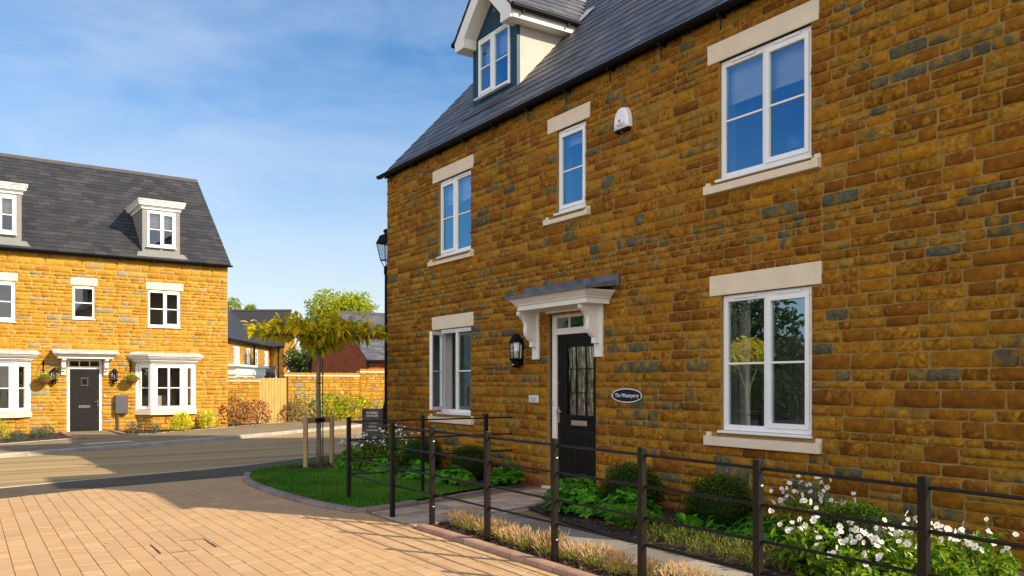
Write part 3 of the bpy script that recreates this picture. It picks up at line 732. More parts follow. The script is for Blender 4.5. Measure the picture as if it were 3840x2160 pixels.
# gabled dormers
def gable_dormer(par, xc, lab):
    zr = lambda y: 5.61+1.087*(y+.07)
    hw, yf = .69, .66; ze = 7.56; zap = 8.50; yb = 1.80
    d = MB(); xa, xb = xc-hw, xc+hw
    wx0, wx1, wz0, wz1 = xc-.505, xc+.505, 6.53, 7.57
    zb = zr(yf)-.05
    d.box(xa, wx0, yf, yf+.12, zb, ze); d.box(wx1, xb, yf, yf+.12, zb, ze); d.box(wx0, wx1, yf, yf+.12, zb, wz0)
    d.prism([(xa, ze), (xb, ze), (xc, ze+hw)], yf, yf+.12, lambda p, q, h: (p, h, q))
    o = d.build('dormer', M_blue, par); o['label'] = lab
    for s, x in ((-1, xa), (1, xb)):
        c = MB(); c.prism([(yf+.002, zb), (yf+.002, ze+.05), (yb+.1, ze+.05), (yb+.1, zr(yb+.1)-.06)], 0, 1, lambda p, q, h: (x+s*.014-s*.05*h, p, q)); c.build('cheek', M_render, o)
        c = MB(); c.box(x-.05 if s > 0 else x-.018, x+.018 if s > 0 else x+.05, yf-.004, yf+.06, zb, ze); c.build('corner_trim', M_blue, o)
    dr = MB(); hh = .95; yfr = .40; zt = 8.56
    ybk = lambda dx: (zt-abs(dx)-5.61)/1.087-.07
    for s in (-1, 1):
        slates(dr, (xc+s*hh, yfr-.02, zt-hh+.01), (0, 1, 0), Vector((-s, 0, 1)), hh*1.414, lambda v, s=s: (0, ybk(hh-v/1.414)-yfr+.04), .22, .28, .012)
        dr.add([(xc+s*hh, yfr, zt-hh-.02), (xc+s*hh, ybk(hh)+.1, zt-hh-.02), (xc, ybk(0)+.1, zt-.02), (xc, yfr, zt-.02)], [(0, 1, 2, 3)])
    dro = dr.build('dormer_roof', M_slate, o)
    MB().tube([(xc, yfr-.02, zt+.01), (xc, ybk(0), zt+.01)], .05, 8).build('ridge_tiles', M_slate, o)
    bb = MB(); ot, iw_ = .93, .60
    for s in (-1, 1):
        pl = [(xc+s*ot, zt-ot-.035), (xc, zt-.035), (xc, zt-.36), (xc+s*iw_, zt-.36-iw_), (xc+s*iw_, 7.44), (xc+s*(ot-.03), 7.44)]
        if s > 0: pl = pl[::-1]
        bb.prism(pl, yfr, yfr+.045, lambda p, q, h: (p, h, q))
        # boxed foot and soffit
        a, b = sorted((xc+s*(hw+.016), xc+s*(ot-.03)))
        bb.box(a, b, yfr+.047, ybk(ot)+.02, 7.44, 7.475)
        bb.box(*sorted((xc+s*(ot-.03), xc+s*(ot-.005))), yfr+.047, ybk(ot)+.05, 7.44, 7.60)
        bb.box(*sorted((xc+s*(iw_), xc+s*(hw))), yfr+.047, yf-.005, 7.44, 7.475)
        xi = xc+s*iw_; bb.add([(xi, yfr+.045, 7.476), (xi, yf-.001, 7.476), (xi, yf-.001, zt-.36-iw_+.006), (xi, yfr+.045, zt-.36-iw_+.006)], [(0, 1, 2, 3)])
        # soffit under the gable slope
        bb.add([(xc+s*iw_, yfr+.046, zt-.36-iw_+.005), (xc+s*iw_, yf-.001, zt-.36-iw_+.005), (xc, yf-.001, zt-.355), (xc, yfr+.046, zt-.355)], [(0, 1, 2, 3)])
    bb.build('bargeboard', M_paint, o)
    for s in (-1, 1):
        g = MB(); x = xc+s*(hh+.03); z = zt-hh-.01
        g.tube([(x, yfr-.02, z), (x, ybk(hh)-.02, z)], .05, 10)
        for yy in (yfr+.2, ybk(hh)-.25): g.box(x-.02, x+.02, yy-.015, yy+.015, z-.09, z-.03)
        g.build('dormer_gutter', M_black, o)
        fl = MB(); fl.add([(xc+s*(hw+.02), yb-.12, zr(yb-.12)+.02), (xc+s*(hw+.22), yb-.05, zr(yb-.05)+.02), (xc+s*(hw+.30), yb+.30, zr(yb+.3)+.03), (xc+s*.75, yb+.30, zr(yb+.3)+.05)], [(0, 1, 2, 3)]); fl.build('valley_flashing', M_leadpale, o)
    MB().add([(xc-.72, yf-.01, zb-.02), (xc+.72, yf-.01, zb-.02), (xc+.78, yf-.26, zr(yf-.26)+.035), (xc-.78, yf-.26, zr(yf-.26)+.035), (xc-.72, yf-.006, zb+.08), (xc+.72, yf-.006, zb+.08)], [(0, 1, 2, 3), (0, 1, 5, 4)]).build('apron_flashing', M_leadpale if False else M_lead, o)
    MB().lathe([(.035, 0), (.035, .012), (.022, .02)], (0, 0, 0), 12)
    v = MB(Matrix.Translation((xc, yf, 7.93)) @ Matrix.Rotation(rad(90), 4, 'X')); v.lathe([(.045, 0), (.045, .01), (.025, .018), (.02, .025)], (0, 0, 0), 14); v.build('vent', M_lead, o)
    wd = window(par, wx0, wx1, wz0, wz1, ['case', 'fix'], M=Matrix.Translation((0, yf-.055, 0)), blind=.42 if lab.startswith('left') else .2, room=.9, e=.1)
    wd['label'] = 'dormer window of two lights'
    return o
gable_dormer(HN, 2.91, 'left gabled dormer with blue front')
def box_dormer(par, a, b, lab):
    zr = lambda y: 5.61+1.075*(y+.07); yf, zt, yb = .45, 7.25, 1.75
    d = MB(); wx0, wx1, wz0, wz1 = a+.14, b-.14, 6.25, 7.2; zb = zr(yf)-.1
    d.box(a, wx0, yf, yf+.1, zb, zt); d.box(wx1, b, yf, yf+.1, zb, zt); d.box(wx0, wx1, yf, yf+.1, zb, wz0-.001)
    for x in (a, b-.03): d.prism([(yf+.1, zb), (yf+.1, zt), (yb, zt), (yb, zr(yb)-.1)], x, x+.03, lambda p, q, h: (h, p, q))
    o = d.build('dormer', M_blue, par); o['label'] = lab
    c = MB()
    for k, zA, zB in ((.04, zt, zt+.07), (.10, zt+.07, zt+.14)): c.box(a-k, b+k, yf-k, yb+.2, zA, zB-.001)
    c.build('cornice', M_paint, o, bevel=.006)
    MB().box(a-.13, b+.13, yf-.13, yb+.35, zt+.141, zt+.19).build('lead_roof', M_lead, o, bevel=.01)
    window(par, wx0, wx1, wz0, wz1, ['fix', 'case'], M=Matrix.Translation((0, yf-.02, 0)), room=.7, vents=False, e=.05, rz=(.1, .03))['label'] = 'window of the right dormer'
box_dormer(HN, 9.75, 11.3, 'right flat topped dormer')
MN = Matrix.Translation((7, NY, 0)) @ Matrix.Rotation(rad(-90), 4, 'Z')
wall_lantern(4.735, 1.965, MN, 'black wall lantern on the stone wall left of the black half-glazed door')
def on_near(name, label, cat, x, z, y=0, group=None):
    return thing(name, label, cat, MN @ Vector((x, y, z)), rad(-90), group)
# alarm box
ab = on_near('alarm_box', 'white burglar alarm box high on the stone wall between upstairs windows', 'alarm box', 7.075, 4.83)
def alarm_ring(k, y): 
    pts = [(-.145, -.125), (-.143, -.02), (-.115, .08), (-.065, .135), (0, .148), (.065, .135), (.115, .08), (.143, -.02), (.145, -.125)]
    return [(p[0]*k, y, p[1]*k+(0 if k == 1 else -.006)) for p in pts]
am = MB(); r0, r1, r2 = alarm_ring(1, -.012), alarm_ring(.97, -.075), alarm_ring(.72, -.095); n = len(r0)
am.add(r0+r1+r2, [(i, (i+1) % n, n+(i+1) % n, n+i) for i in range(n)]+[(n+i, n+(i+1) % n, 2*n+(i+1) % n, 2*n+i) for i in range(n)]+[tuple(range(2*n, 3*n)), tuple(range(n-1, -1, -1))])
am.build('cover', M_white, ab, bevel=.004)
MB().box(-.12, .12, -.08, -.015, -.165, -.126).build('base', M_black, ab, bevel=.006)
MB().ball((.0, -.06, -.165), .012, 8, 6).build('indicator_lamp', M_chrome, ab)
em = MB(); em.lathe([(.001, 0), (.022, 0), (.022, .003)], (0, 0, 0), 10); em.M = None
e2 = MB(Matrix.Translation((-.01, -.094, -.035)) @ Matrix.Rotation(rad(90), 4, 'X')); e2.lathe([(.021, 0), (.021, .004), (.012, .006)], (0, 0, 0), 7); e2.build('emblem', M_gold, ab)
st = MB(); st.box(-.085, .085, -.0985, -.094, -.080, -.072); st.box(-.05, .06, -.0985, -.094, -.098, -.091); st.build('printed_strip', M_ink, ab)
# name plaque
op = on_near('oval_plaque', 'oval navy plaque with white rim and lettering right of the black door', 'plaque', 7.125, 1.338)
ell = lambda a, b, k=48: [(a*math.cos(2*math.pi*i/k), b*math.sin(2*math.pi*i/k)) for i in range(k)]
MB().prism(ell(.285, .0875), -.012, -.026, lambda p, q, h: (p, h, q)).build('plate', M_navy, op)
rg = MB(); A, B = ell(.287, .0895), ell(.276, .0785); n = 48
rg.add([(p[0], -.0262, p[1]) for p in A]+[(p[0], -.0295, p[1]) for p in A]+[(p[0], -.0295, p[1]) for p in B]+[(p[0], -.0262, p[1]) for p in B], [((i), (i+1) % n, n+(i+1) % n, n+i) for i in range(n)]+[(n+i, n+(i+1) % n, 2*n+(i+1) % n, 2*n+i) for i in range(n)]+[(2*n+i, 2*n+(i+1) % n, 3*n+(i+1) % n, 3*n+i) for i in range(n)])
rg.build('rim', M_text, op)
text_mesh('lettering', 'The Waterperry', .072, M_text, op, Matrix.Translation((0, -.0275, 0)), sx=.92)
for s in (-1, 1):
    q = MB(Matrix.Translation((s*.258, -.026, 0)) @ Matrix.Rotation(rad(90), 4, 'X')); q.lathe([(.009, 0), (.009, .004), (.005, .006)], (0, 0, 0), 10); q.build('screw', M_chrome, op)
# house number plate
hp = on_near('number_plate', 'small pale rectangular plate with street name left of the black door', 'plaque', 5.075, 1.264)
MB().box(-.117, .117, -.03, -.012, -.052, .052).build('plate', M_text, hp, bevel=.003)
MB().box(-.105, .105, -.0325, -.0302, -.043, .043).build('panel', plain('pale_grey_panel', (.58, .61, .58), .5, var=.02), hp)
text_mesh('lettering', '6\nWALLIN\nROAD', .027, M_ink, hp, Matrix.Translation((0, -.0335, .002)), sx=1.3, depth=.0006)
bp = on_near('doorbell', 'small pale doorbell on the white frame of the black door', 'doorbell', 5.435, 1.222, .075)
MB().box(-.02, .02, -.02, 0, -.035, .035).build('push_plate', plain('pale_blue_plastic', (.55, .58, .75), .4, var=.02), bp, bevel=.004)
MB().box(-.008, .008, -.024, -.02, -.008, .008).build('button', M_navy, bp, bevel=.002)
# globe on the sill of the upstairs room
gl = on_near('globe', 'desk globe standing behind the large upstairs window', 'globe', 9.37, 3.80, .36)
MB().ball((0, 0, .215), .105, 18, 12).build('sphere', M_globe, gl, smooth=True)
gs = MB(); gs.tube([(.118*math.cos(a), 0, .215+.118*math.sin(a)) for a in [rad(-80+17*i) for i in range(11)]], .007, 6); gs.lathe([(.07, 0), (.07, .012), (.012, .03), (.012, .10)], (0, 0, 0), 14); gs.build('stand', M_chrome, gl)

# ================================================================= the house across the road
FK = 1.065
FZ = CAM_H*(1-FK)
FA = math.atan(.03)
FO = (0, 27.31*FK, FZ)
HF = thing('stone_house', 'sunlit ironstone house across the road with bay windows and a slate roof', 'house', FO, FA, 'stone houses on the street')
HF.scale = (FK, FK, FK)
MF = Matrix.Translation(FO) @ Matrix.Rotation(FA, 4, 'Z') @ Matrix.Scale(FK, 4)
X0, X1, XC = -1.15, 7.15, 3.0
mir = lambda a, b: (2*XC-b, 2*XC-a)
fw_r = (4.745, 5.70, 3.235, 4.372); fw_m = (2.685, 3.27, 3.39, 4.36); fw_l = (*mir(4.76, 5.715), 3.235, 4.372)
fl_r = (4.69, 5.775, 4.385, 4.607); fl_m = (2.624, 3.34, 4.38, 4.60); fl_l = (*mir(4.705, 5.79), 4.385, 4.607)
fdoor = (2.535, 3.468, .04, 2.21)
bays = [(4.43, 6.11), mir(4.43, 6.11)]
fh = [fw_r, fw_m, fw_l, fdoor]+[(a+.06, b-.06, .69, 2.05) for a, b in bays]
fb = [(a, b, 0, .54) for a, b in bays]
fm = MB(); stones(fm, X0, X1, 0, 5.25, fh+[fl_r, fl_m, fl_l]+fb+[(a-.02, b+.02, .53, 2.35) for a, b in bays], nx=4, nz=4, hs=(.085, .10, .115, .13, .15, .175), marks=[.54, 2.2, 2.4, 3.235, 4.37, 4.6], wmin=.16, wmax=.55, gap=.003, bulge=.015)
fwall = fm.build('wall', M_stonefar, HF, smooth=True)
fbk = MB(); sheet(fbk, X0, X1, -.3, 5.32, fh, rec=.07)
FGD, FRZ, FRY = 7.9, 8.84, 3.95
for x in (X0, X1): fbk.add([(x, 0, -.3), (x, FGD, -.3), (x, FGD, 5.3), (x, FRY, FRZ-.1), (x, 0, 5.3)], [(0, 1, 2, 3, 4)])
fbk.add([(X0, FGD, -.3), (X1, FGD, -.3), (X1, FGD, 5.3), (X0, FGD, 5.3)], [(0, 1, 2, 3)])
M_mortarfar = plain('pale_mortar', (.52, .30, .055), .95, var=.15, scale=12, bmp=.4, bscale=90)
fbk.build('mortar', M_mortarfar, fwall)
for wv, lt, kinds in ((fw_r, fl_r, ['fix', 'case']), (fw_m, fl_m, ['fix']), (fw_l, fl_l, ['fix', 'case'])):
    o = window(HF, *wv, kinds, rec=.03, glass=M_glassfar, room=1.2, strip=True, fw=.06, bw=.03)
    lintel(o, *lt)
    if kinds == ['fix']: o['label'] = 'narrow window of one light over the door'
# roof of the far house
fr_ = MB(); vd = Vector((0, FRY+.16, FRZ-5.30)).normalized(); LEN = math.hypot(FRY+.16, FRZ-5.30)
slates(fr_, (0, -.16, 5.30), (1, 0, 0), vd, LEN, lambda v: (X0-.07, X1+.07), .205, .32, .014)
fr_.add([(X0-.06, -.15, 5.28), (X1+.06, -.15, 5.28), (X1+.06, FRY, FRZ-.03), (X0-.06, FRY, FRZ-.03)], [(0, 1, 2, 3)])
fr_.add([(X0-.06, FGD+.15, 5.28), (X1+.06, FGD+.15, 5.28), (X1+.06, FRY, FRZ-.01), (X0-.06, FRY, FRZ-.01)], [(1, 0, 3, 2)])
froof = fr_.build('roof', M_slatefar, HF)
rt_ = MB(); x = X0-.07
while x < X1+.05:
    e = min(x+.45, X1+.07)
    rt_.prism([(-.17, -.15), (0, .045), (.17, -.15), (.13, -.15), (0, .0), (-.13, -.15)], x+.004, e-.004, lambda p, q, h: (h, FRY+p, FRZ+q)); x = e
rt_.build('ridge_tiles', plain('clay_ridge', (.075, .066, .062), .8, var=.15), froof)
for x in (X0-.06, X1+.035): vb = MB().add([(x, -.15, 5.24), (x+.03, -.15, 5.24), (x+.03, FRY, FRZ-.06), (x, FRY, FRZ-.06), (x, -.15, 5.27), (x+.03, -.15, 5.27), (x+.03, FRY, FRZ-.025), (x, FRY, FRZ-.025)], [(0, 1, 2, 3), (7, 6, 5, 4), (0, 4, 5, 1), (1, 5, 6, 2), (2, 6, 7, 3), (3, 7, 4, 0)]); vb.build('verge', M_cast, froof)
MB().box(X0-.02, X1+.02, -.05, -.016, 5.235, 5.30).build('fascia', M_black, HF)
gutter(HF, X0-.1, X1+.1, -.17, 5.285, nb=9)
# door
fr = MB(); ry = .03; a, b, c, d = fdoor
fr.box(a, a+.075, ry, ry+.07, c, d); fr.box(b-.075, b, ry, ry+.07, c, d); fr.box(a+.075, b-.075, ry, ry+.07, 2.145, d); fr.box(a+.075, b-.075, ry, ry+.07, 1.915, 1.995); fr.box(a+.075, b-.075, ry-.02, ry+.07, c, .062)
for x in (2.865, 3.135): fr.box(x-.014, x+.014, ry+.012, ry+.04, 1.995, 2.145)
fdf = fr.build('door_frame', M_paint, HF, bevel=.004)
MB().add([(a+.07, ry+.03, 1.99), (b-.07, ry+.03, 1.99), (b-.07, ry+.03, 2.15), (a+.07, ry+.03, 2.15)], [(0, 1, 2, 3)]).build('fanlight', M_glassfar, fdf)
dl = MB(); dl.box(2.61, 3.39, ry+.02, ry+.06, .064, 1.913)
for z0_, z1_ in ((.16, .25), (1.78, 1.89)): dl.box(2.74, 3.26, ry+.012, ry+.019, z0_, z1_)
for x in (2.87, 3.0, 3.13): dl.box(x-.003, x+.003, ry+.017, ry+.0195, .26, 1.42)
fdo = dl.build('front_door', M_doorgrey, HF, bevel=.003)
MB().box(2.70, 3.30, ry+.001, ry+.011, .155, .255)
vp = MB(); vp.box(2.925, 3.075, ry+.005, ry+.018, 1.45, 1.64); vp.build('peep_pane', M_black, fdo)
vm = MB()
for z in (1.435, 1.645): vm.box(2.90, 3.10, ry-.002, ry+.019, z-.012, z+.012)
for x in (2.915, 3.085): vm.box(x-.01, x+.01, ry-.0, ry+.0185, 1.448, 1.632)
vm.build('peep_surround', M_grey, fdo)
MB().box(2.845, 3.145, ry+.0, ry+.019, .765, .842).build('letterbox', M_chrome, fdo, bevel=.003)
hm = MB(); hm.box(3.34, 3.365, ry+.004, ry+.0195, .80, 1.0); hm.tube([(3.352, ry, .955), (3.352, ry-.04, .955), (3.25, ry-.045, .95)], .011, 8); hm.build('handle', M_chrome, fdo)
door_canopy(HF, 2.18, 3.82, 2.215, 2.36, .42, ((2.375, 2.49), (3.50, 3.615)), M_leadpale, .075, (2.12, 3.88), 1.735, tk=.47)
# bay windows
def bay_window(a, b, lab):
    dpt = .36; P = [(a, 0), (a+.355, -dpt), (b-.355, -dpt), (b, 0)]
    z0_, z1_ = .70, 2.07
    f = MB(); pn = MB(); zm = (z0_+z1_)/2-.03
    for i in range(4):
        x, y = P[i]; 
        f.lathe([(.065, z0_), (.065, z1_)], (x, y+.03, 0), 8, rot=rad(22.5))
    for i in range(3):
        A, B = Vector((*P[i], 0)), Vector((*P[i+1], 0)); ln = (B-A).length; M = frame2((*P[i], 0), B-A)
        f.M = M; pn.M = M
        e = .07 if i == 1 else .06
        f.box(.05, ln-.05, .005, .07, z1_-.10, z1_-.001); f.box(.05, ln-.05, .005, .07, z0_+.001, z0_+.10)
        if i == 1: f.box(.05, .16, .008, .068, z0_+.1, z1_-.1); f.box(ln-.16, ln-.05, .008, .068, z0_+.1, z1_-.1); f.box(ln/2-.03, ln/2+.03, .008, .068, z0_+.1, z1_-.1); pa, pb = .16, ln-.16
        else: f.box(.05, .13, .008, .068, z0_+.1, z1_-.1); f.box(ln-.13, ln-.05, .008, .068, z0_+.1, z1_-.1); pa, pb = .13, ln-.13
        f.box(pa, pb, .022, .05, zm-.014, zm+.014)
        pn.add([(pa, .035, z0_+.1), (pb, .035, z0_+.1), (pb, .035, z1_-.1), (pa, .035, z1_-.1)], [(0, 1, 2, 3)])
    o = f.build('bay_window', M_white, HF, bevel=.004); o['label'] = lab
    pn.build('pane', M_glassfar, o)
    def off(k): return [(a-k*1.2, .02), (a+.355-k*.6, -dpt-k), (b-.355+k*.6, -dpt-k), (b+k*1.2, .02)]
    s = MB(); s.prism(off(.085), .535, .685, lambda p, q, h: (p, q, h)); s.build('sill', M_cast, o, bevel=.006)
    c = MB()
    for k, zA, zB in ((.03, 2.071, 2.13), (.09, 2.13, 2.165), (.13, 2.165, 2.225), (.19, 2.225, 2.26), (.23, 2.26, 2.305)): c.prism(off(k), zA, zB-.001, lambda p, q, h: (p, q, h))
    c.build('cornice', M_paint, o, bevel=.008)
    l = MB(); pa, pb = off(.27), off(.16)
    vs = [(p[0], p[1], 2.305) for p in pa]+[(p[0], p[1], 2.36) for p in pa]+[(p[0], min(.0, p[1]*.25), 2.44) for p in pb]
    l.add(vs, [(3, 2, 1, 0), (0, 1, 5, 4), (1, 2, 6, 5), (2, 3, 7, 6), (4, 5, 9, 8), (5, 6, 10, 9), (6, 7, 11, 10), (8, 9, 10, 11)]); l.build('lead_roof', M_leadpale, o)
    r = MB(); r.add([(a+.1, .04, .3), (b-.1, .04, .3), (b-.1, 1.8, .3), (a+.1, 1.8, .3), (a+.1, .04, 2.3), (b-.1, .04, 2.3), (b-.1, 1.8, 2.3), (a+.1, 1.8, 2.3)], [(0, 1, 2, 3), (4, 7, 6, 5), (1, 2, 6, 5), (2, 3, 7, 6), (3, 0, 4, 7)])
    r.add([(p[0], p[1]+.06, 2.069) for p in P], [(0, 1, 2, 3)]); r.add([(p[0], p[1]+.06, .69) for p in P], [(3, 2, 1, 0)])
    r.build('room_interior', M_room, o)
    fu = MB(); fu.box(a+.35, b-.35, 1.0, 1.35, .3, 1.1); fu.box(b-.6, b-.48, .8, .9, .9, 1.7); fu.build('kitchen_units', M_room, o)
    bs = MB()
    for i in range(3):
        A, B = Vector((*P[i], 0)), Vector((*P[i+1], 0)); ln = (B-A).length; M = frame2((A.x, A.y+.03, 0), B-A)
        bs.M = M; stones(bs, 0, ln, 0, .535, [], nx=4, nz=4, hs=(.10, .13, .15), wmin=.14, wmax=.4, bulge=.02)
        bs.add([(0, .008, -.1), (ln, .008, -.1), (ln, .008, .54), (0, .008, .54)], [(0, 1, 2, 3)])
    bs.build('bay_base', M_stonefar, o)
bay_window(*bays[0], 'right bay window'); bay_window(*bays[1], 'left bay window')
# flat topped dormers
M_leadgrey = plain('grey_dormer_cladding', (.20, .20, .195), .55, var=.06, scale=2)
def flat_dormer(a, b, lab):
    d = MB(); yf = .10; zr = lambda y: 5.30+(y+.16)*(FRZ-5.30)/(FRY+.16)
    zb, zt = zr(yf)-.03, 6.86; yb = 1.75
    wx0, wx1, wz0, wz1 = a+.14, b-.135, 5.71, 6.82
    d.box(a, wx0, yf, yf+.1, zb-.15, zt); d.box(wx1, b, yf, yf+.1, zb-.15, zt); d.box(wx0, wx1, yf, yf+.1, zb-.15, wz0-.001); d.box(wx0, wx1, yf, yf+.1, wz1+.001, zt)
    for x in (a, b-.03):
        d.prism([(yf+.1, zb-.1), (yf+.1, zt), (yb, zt), (yb, zr(yb)-.1)], x, x+.03, lambda p, q, h: (h, p, q))
    o = d.build('dormer', M_leadgrey, HF); o['label'] = lab
    c = MB()
    for k, zA, zB in ((.03, 6.861, 6.93), (.06, 6.93, 6.97), (.11, 6.97, 7.04), (.135, 7.04, 7.085)): c.box(a-k, b+k, yf-k, yb+.2, zA, zB-.001)
    c.build('cornice', M_paint, o, bevel=.006)
    c = MB(); c.box(a-.15, b+.15, yf-.15, yb+.35, 7.086, 7.155); c.build('lead_roof', M_leadpale, o, bevel=.01)
    ap = MB(); ap.add([(a-.12, yf-.001, zb+.05), (b+.12, yf-.001, zb+.05), (b+.2, yf-.22, zr(yf-.22)+.035), (a-.2, yf-.22, zr(yf-.22)+.035)], [(3, 2, 1, 0)]); ap.build('apron_flashing', M_leadgrey, o)
    q = MB(Matrix.Translation(((a+b)/2, yf, 5.64)) @ Matrix.Rotation(rad(90), 4, 'X')); q.lathe([(.035, 0), (.035, .01), (.02, .015)], (0, 0, 0), 12); q.build('vent', M_leadpale, o)
    wd = window(HF, wx0, wx1, wz0, wz1, ['fix', 'case'], M=Matrix.Translation((0, yf-.015, 0)), rec=.0, glass=M_glassfar, room=.8, strip=True, vents=False, fw=.06, bw=.03, blind=.5, e=.06, rz=(.2, .03))
    wd['label'] = 'dormer window of two lights'
flat_dormer(4.6, 5.70, 'right flat topped dormer'); flat_dormer(*mir(4.6, 5.70), 'left flat topped dormer')
wall_lantern(2.19, 1.69, MF, 'black wall lantern left of the dark grey door across the road', k=.92)
wall_lantern(3.785, 1.69, MF, 'black wall lantern right of the dark grey door across the road', k=.92)
fbx = thing('doorbell', 'tiny white doorbell on the sunlit wall right of the grey door', 'doorbell', MF @ Vector((3.545, 0, 1.12)), FA); fbx.scale = (FK, FK, FK)
MB().box(-.018, .018, -.035, -.01, -.03, .03).build('push_plate', M_white, fbx)
mtr = thing('meter_box', 'grey meter box on a pipe between the grey door and the bay window', 'meter box', MF @ Vector((3.98, 0, .86)), FA); mtr.scale = (FK, FK, FK)
MB().box(-.185, .175, -.16, -.012, -.28, .28).build('cabinet', M_grey, mtr, bevel=.015)
MB().box(-.165, .155, -.168, -.161, -.262, .262).build('cabinet_door', M_grey, mtr, bevel=.006)
MB().tube([(-.09, -.08, -.28), (-.09, -.08, -.85)], .028, 8).build('pipe', M_grey, mtr)
# ================================================================= ground
flat('ground', [(-400, -300), (500, -300), (500, 700), (-400, 700)], -.16, M_field)
RZV = -.10
K = [at(0, 1718, RZV), at(430, 1685, RZV), at(870, 1648, RZV), at(1290, 1607, RZV)]
K = [K[0]-(K[1]-K[0]).normalized()*14, *K, K[-1]+(K[-1]-K[-2]).normalized()*30]
K = smooth_line(K, 2)
Wl = [at(0, 1830), at(420, 1790), at(850, 1754), at(1000, 1735), at(1256, 1704)]
Wl = [Wl[0]-(Wl[1]-Wl[0]).normalized()*14, *Wl, Wl[-1]+(Wl[-1]-Wl[-2]).normalized()*30]
Wl = smooth_line(Wl, 2)
PE = [at(0, 1870), at(400, 1828), at(905, 1785)]
PEl = PE[0]-(PE[1]-PE[0]).normalized()*14
lawn_back = [(3.743, 13.58), (4.373, 14.306), (5.10, 14.777), (5.984, 15.258), (8.0, 16.3), (16, 20.0)]
def along(pts, n):
    cum = [0]
    for a, b in zip(pts[:-1], pts[1:]): cum.append(cum[-1]+(b-a).length)
    out = []
    for i in range(n+1):
        s = cum[-1]*i/n; j = max(k for k in range(len(pts)-1) if cum[k] <= s+1e-9)
        out.append(pts[j].lerp(pts[j+1], (s-cum[j])/(cum[j+1]-cum[j])))
    return out
def strip(name, A, B, za, zb, mat, n=40):
    A, B = along(A, n), along(B, n); m = MB()
    for i in range(n): m.add([(A[i].x, A[i].y, za), (A[i+1].x, A[i+1].y, za), (B[i+1].x, B[i+1].y, zb), (B[i].x, B[i].y, zb)], [(0, 1, 2, 3)])
    return tag(m.build(name, mat), kind='structure')
strip('road', Wl, K, -.008, RZV-.002, M_road)
flat('asphalt_margin', [(PEl.x, PEl.y), (PE[0].x, PE[0].y), (PE[1].x, PE[1].y)]+lawn_back+[(33.0, 28.5)]+[(p.x, p.y) for p in reversed(Wl)], -.004, M_asph)
e = MB(); kerb_line(e, Wl, .06, -.03, .004, .9, .002, 1, gap=.002); tag(e.build('road_edging', M_edge), kind='structure')
e = MB(); kerb_line(e, K, .15, -.2, RZV+.095, .91, .02, 1, gap=.003); tag(e.build('road_kerb', M_kerb), kind='structure')
FWZ = RZV+.085
PB = [at(x, y, FWZ) for x, y in ((0, 1666), (270, 1645), (460, 1634), (850, 1603), (1100, 1580), (1290, 1570))]
PBx = [PB[0]-(PB[1]-PB[0]).normalized()*14, *PB, PB[-1]+Vector((.6, .8, 0))*16]
off = []
for a, b in zip(K[:-1], K[1:]):
    d = (b-a).normalized(); off.append(a+Vector((-d.y, d.x, 0))*.149)
off.append(K[-1]+Vector((-.6, .6, 0))*.2)
strip('footway', off, PBx, FWZ, FWZ, M_pave)
e = MB(); kerb_line(e, PBx, .05, -.2, FWZ+.012, .9, .004, 1, gap=.002); tag(e.build('footway_edging', M_edge), kind='structure')
flat('front_garden_soil', [(p.x, p.y+.03) for p in PBx]+[(60, 60), (-20, 60), (-20, 26)], FWZ-.010, M_soil)
dp = [PB[0].lerp(PB[1], .93), PB[1].lerp(PB[2], .72)]
flat('door_path', [(2.60, dp[0].y-.1), (3.82, PB[2].y-.4), (3.82, 29.22), (2.62, 29.18)], FWZ+.007, M_pave)
e = MB()
kerb_line(e, [(2.80, dp[0].y+.05), (2.66, dp[0].y+.35), (2.58, dp[0].y+1.0), (2.58, 29.1)], .11, -.1, FWZ+.04, .215, .012, 1)
kerb_line(e, [(4.15, PB[2].y-.05), (3.95, PB[2].y+.6), (3.85, 29.15)], .11, -.1, FWZ+.04, .215, .012, -1)
tag(e.build('path_edging', M_kblock), kind='structure')
# block paved drive
path_poly = [(3.95, 7.74), (5.56, 8.10), (7.0, 8.42), (7.0, 10.18), (4.157, 9.0), (3.95, 8.95)]
pp = convex(path_poly)
inside = lambda x, y: all(a*x+b*y <= c for a, b, c in pp)
def edge_plane(p, q):
    d = q-p; n = (-d.y, d.x); return (n[0], n[1], n[0]*p.x+n[1]*p.y)
planes = [edge_plane(PE[0], PE[1]), edge_plane(PE[1], PE[2])]
bm_ = MB()
blocks(bm_, (0, 0), 0, -2.6, 3.97, 2.2, 13.7, .147, (.12, .16, .16, .2, .24), 0, planes, keep=lambda x, y: not inside(x, y) and not (x > 3.8 and y > 9.0))
tag(bm_.build('block_paving', M_block), kind='structure')
flat('paving_bed', [(-9, 0), (7.2, 0), (7.2, 10.3), (4.1, 13.5), (PE[2].x, PE[2].y-.05), (PE[1].x, PE[1].y-.05), (PE[0].x, PE[0].y-.05), (PEl.x, PEl.y-.05)], -.012, M_sand)
bm_ = MB(); blocks(bm_, (3.9, 7.8), rad(-68), -3.2, 1.2, -1.5, 4.2, .16, (.16, .2, .2, .24), .0025, pp, gap=.0045, ch=.006, vgap=.0045)
tag(bm_.build('path_paving', M_pathb), kind='structure')
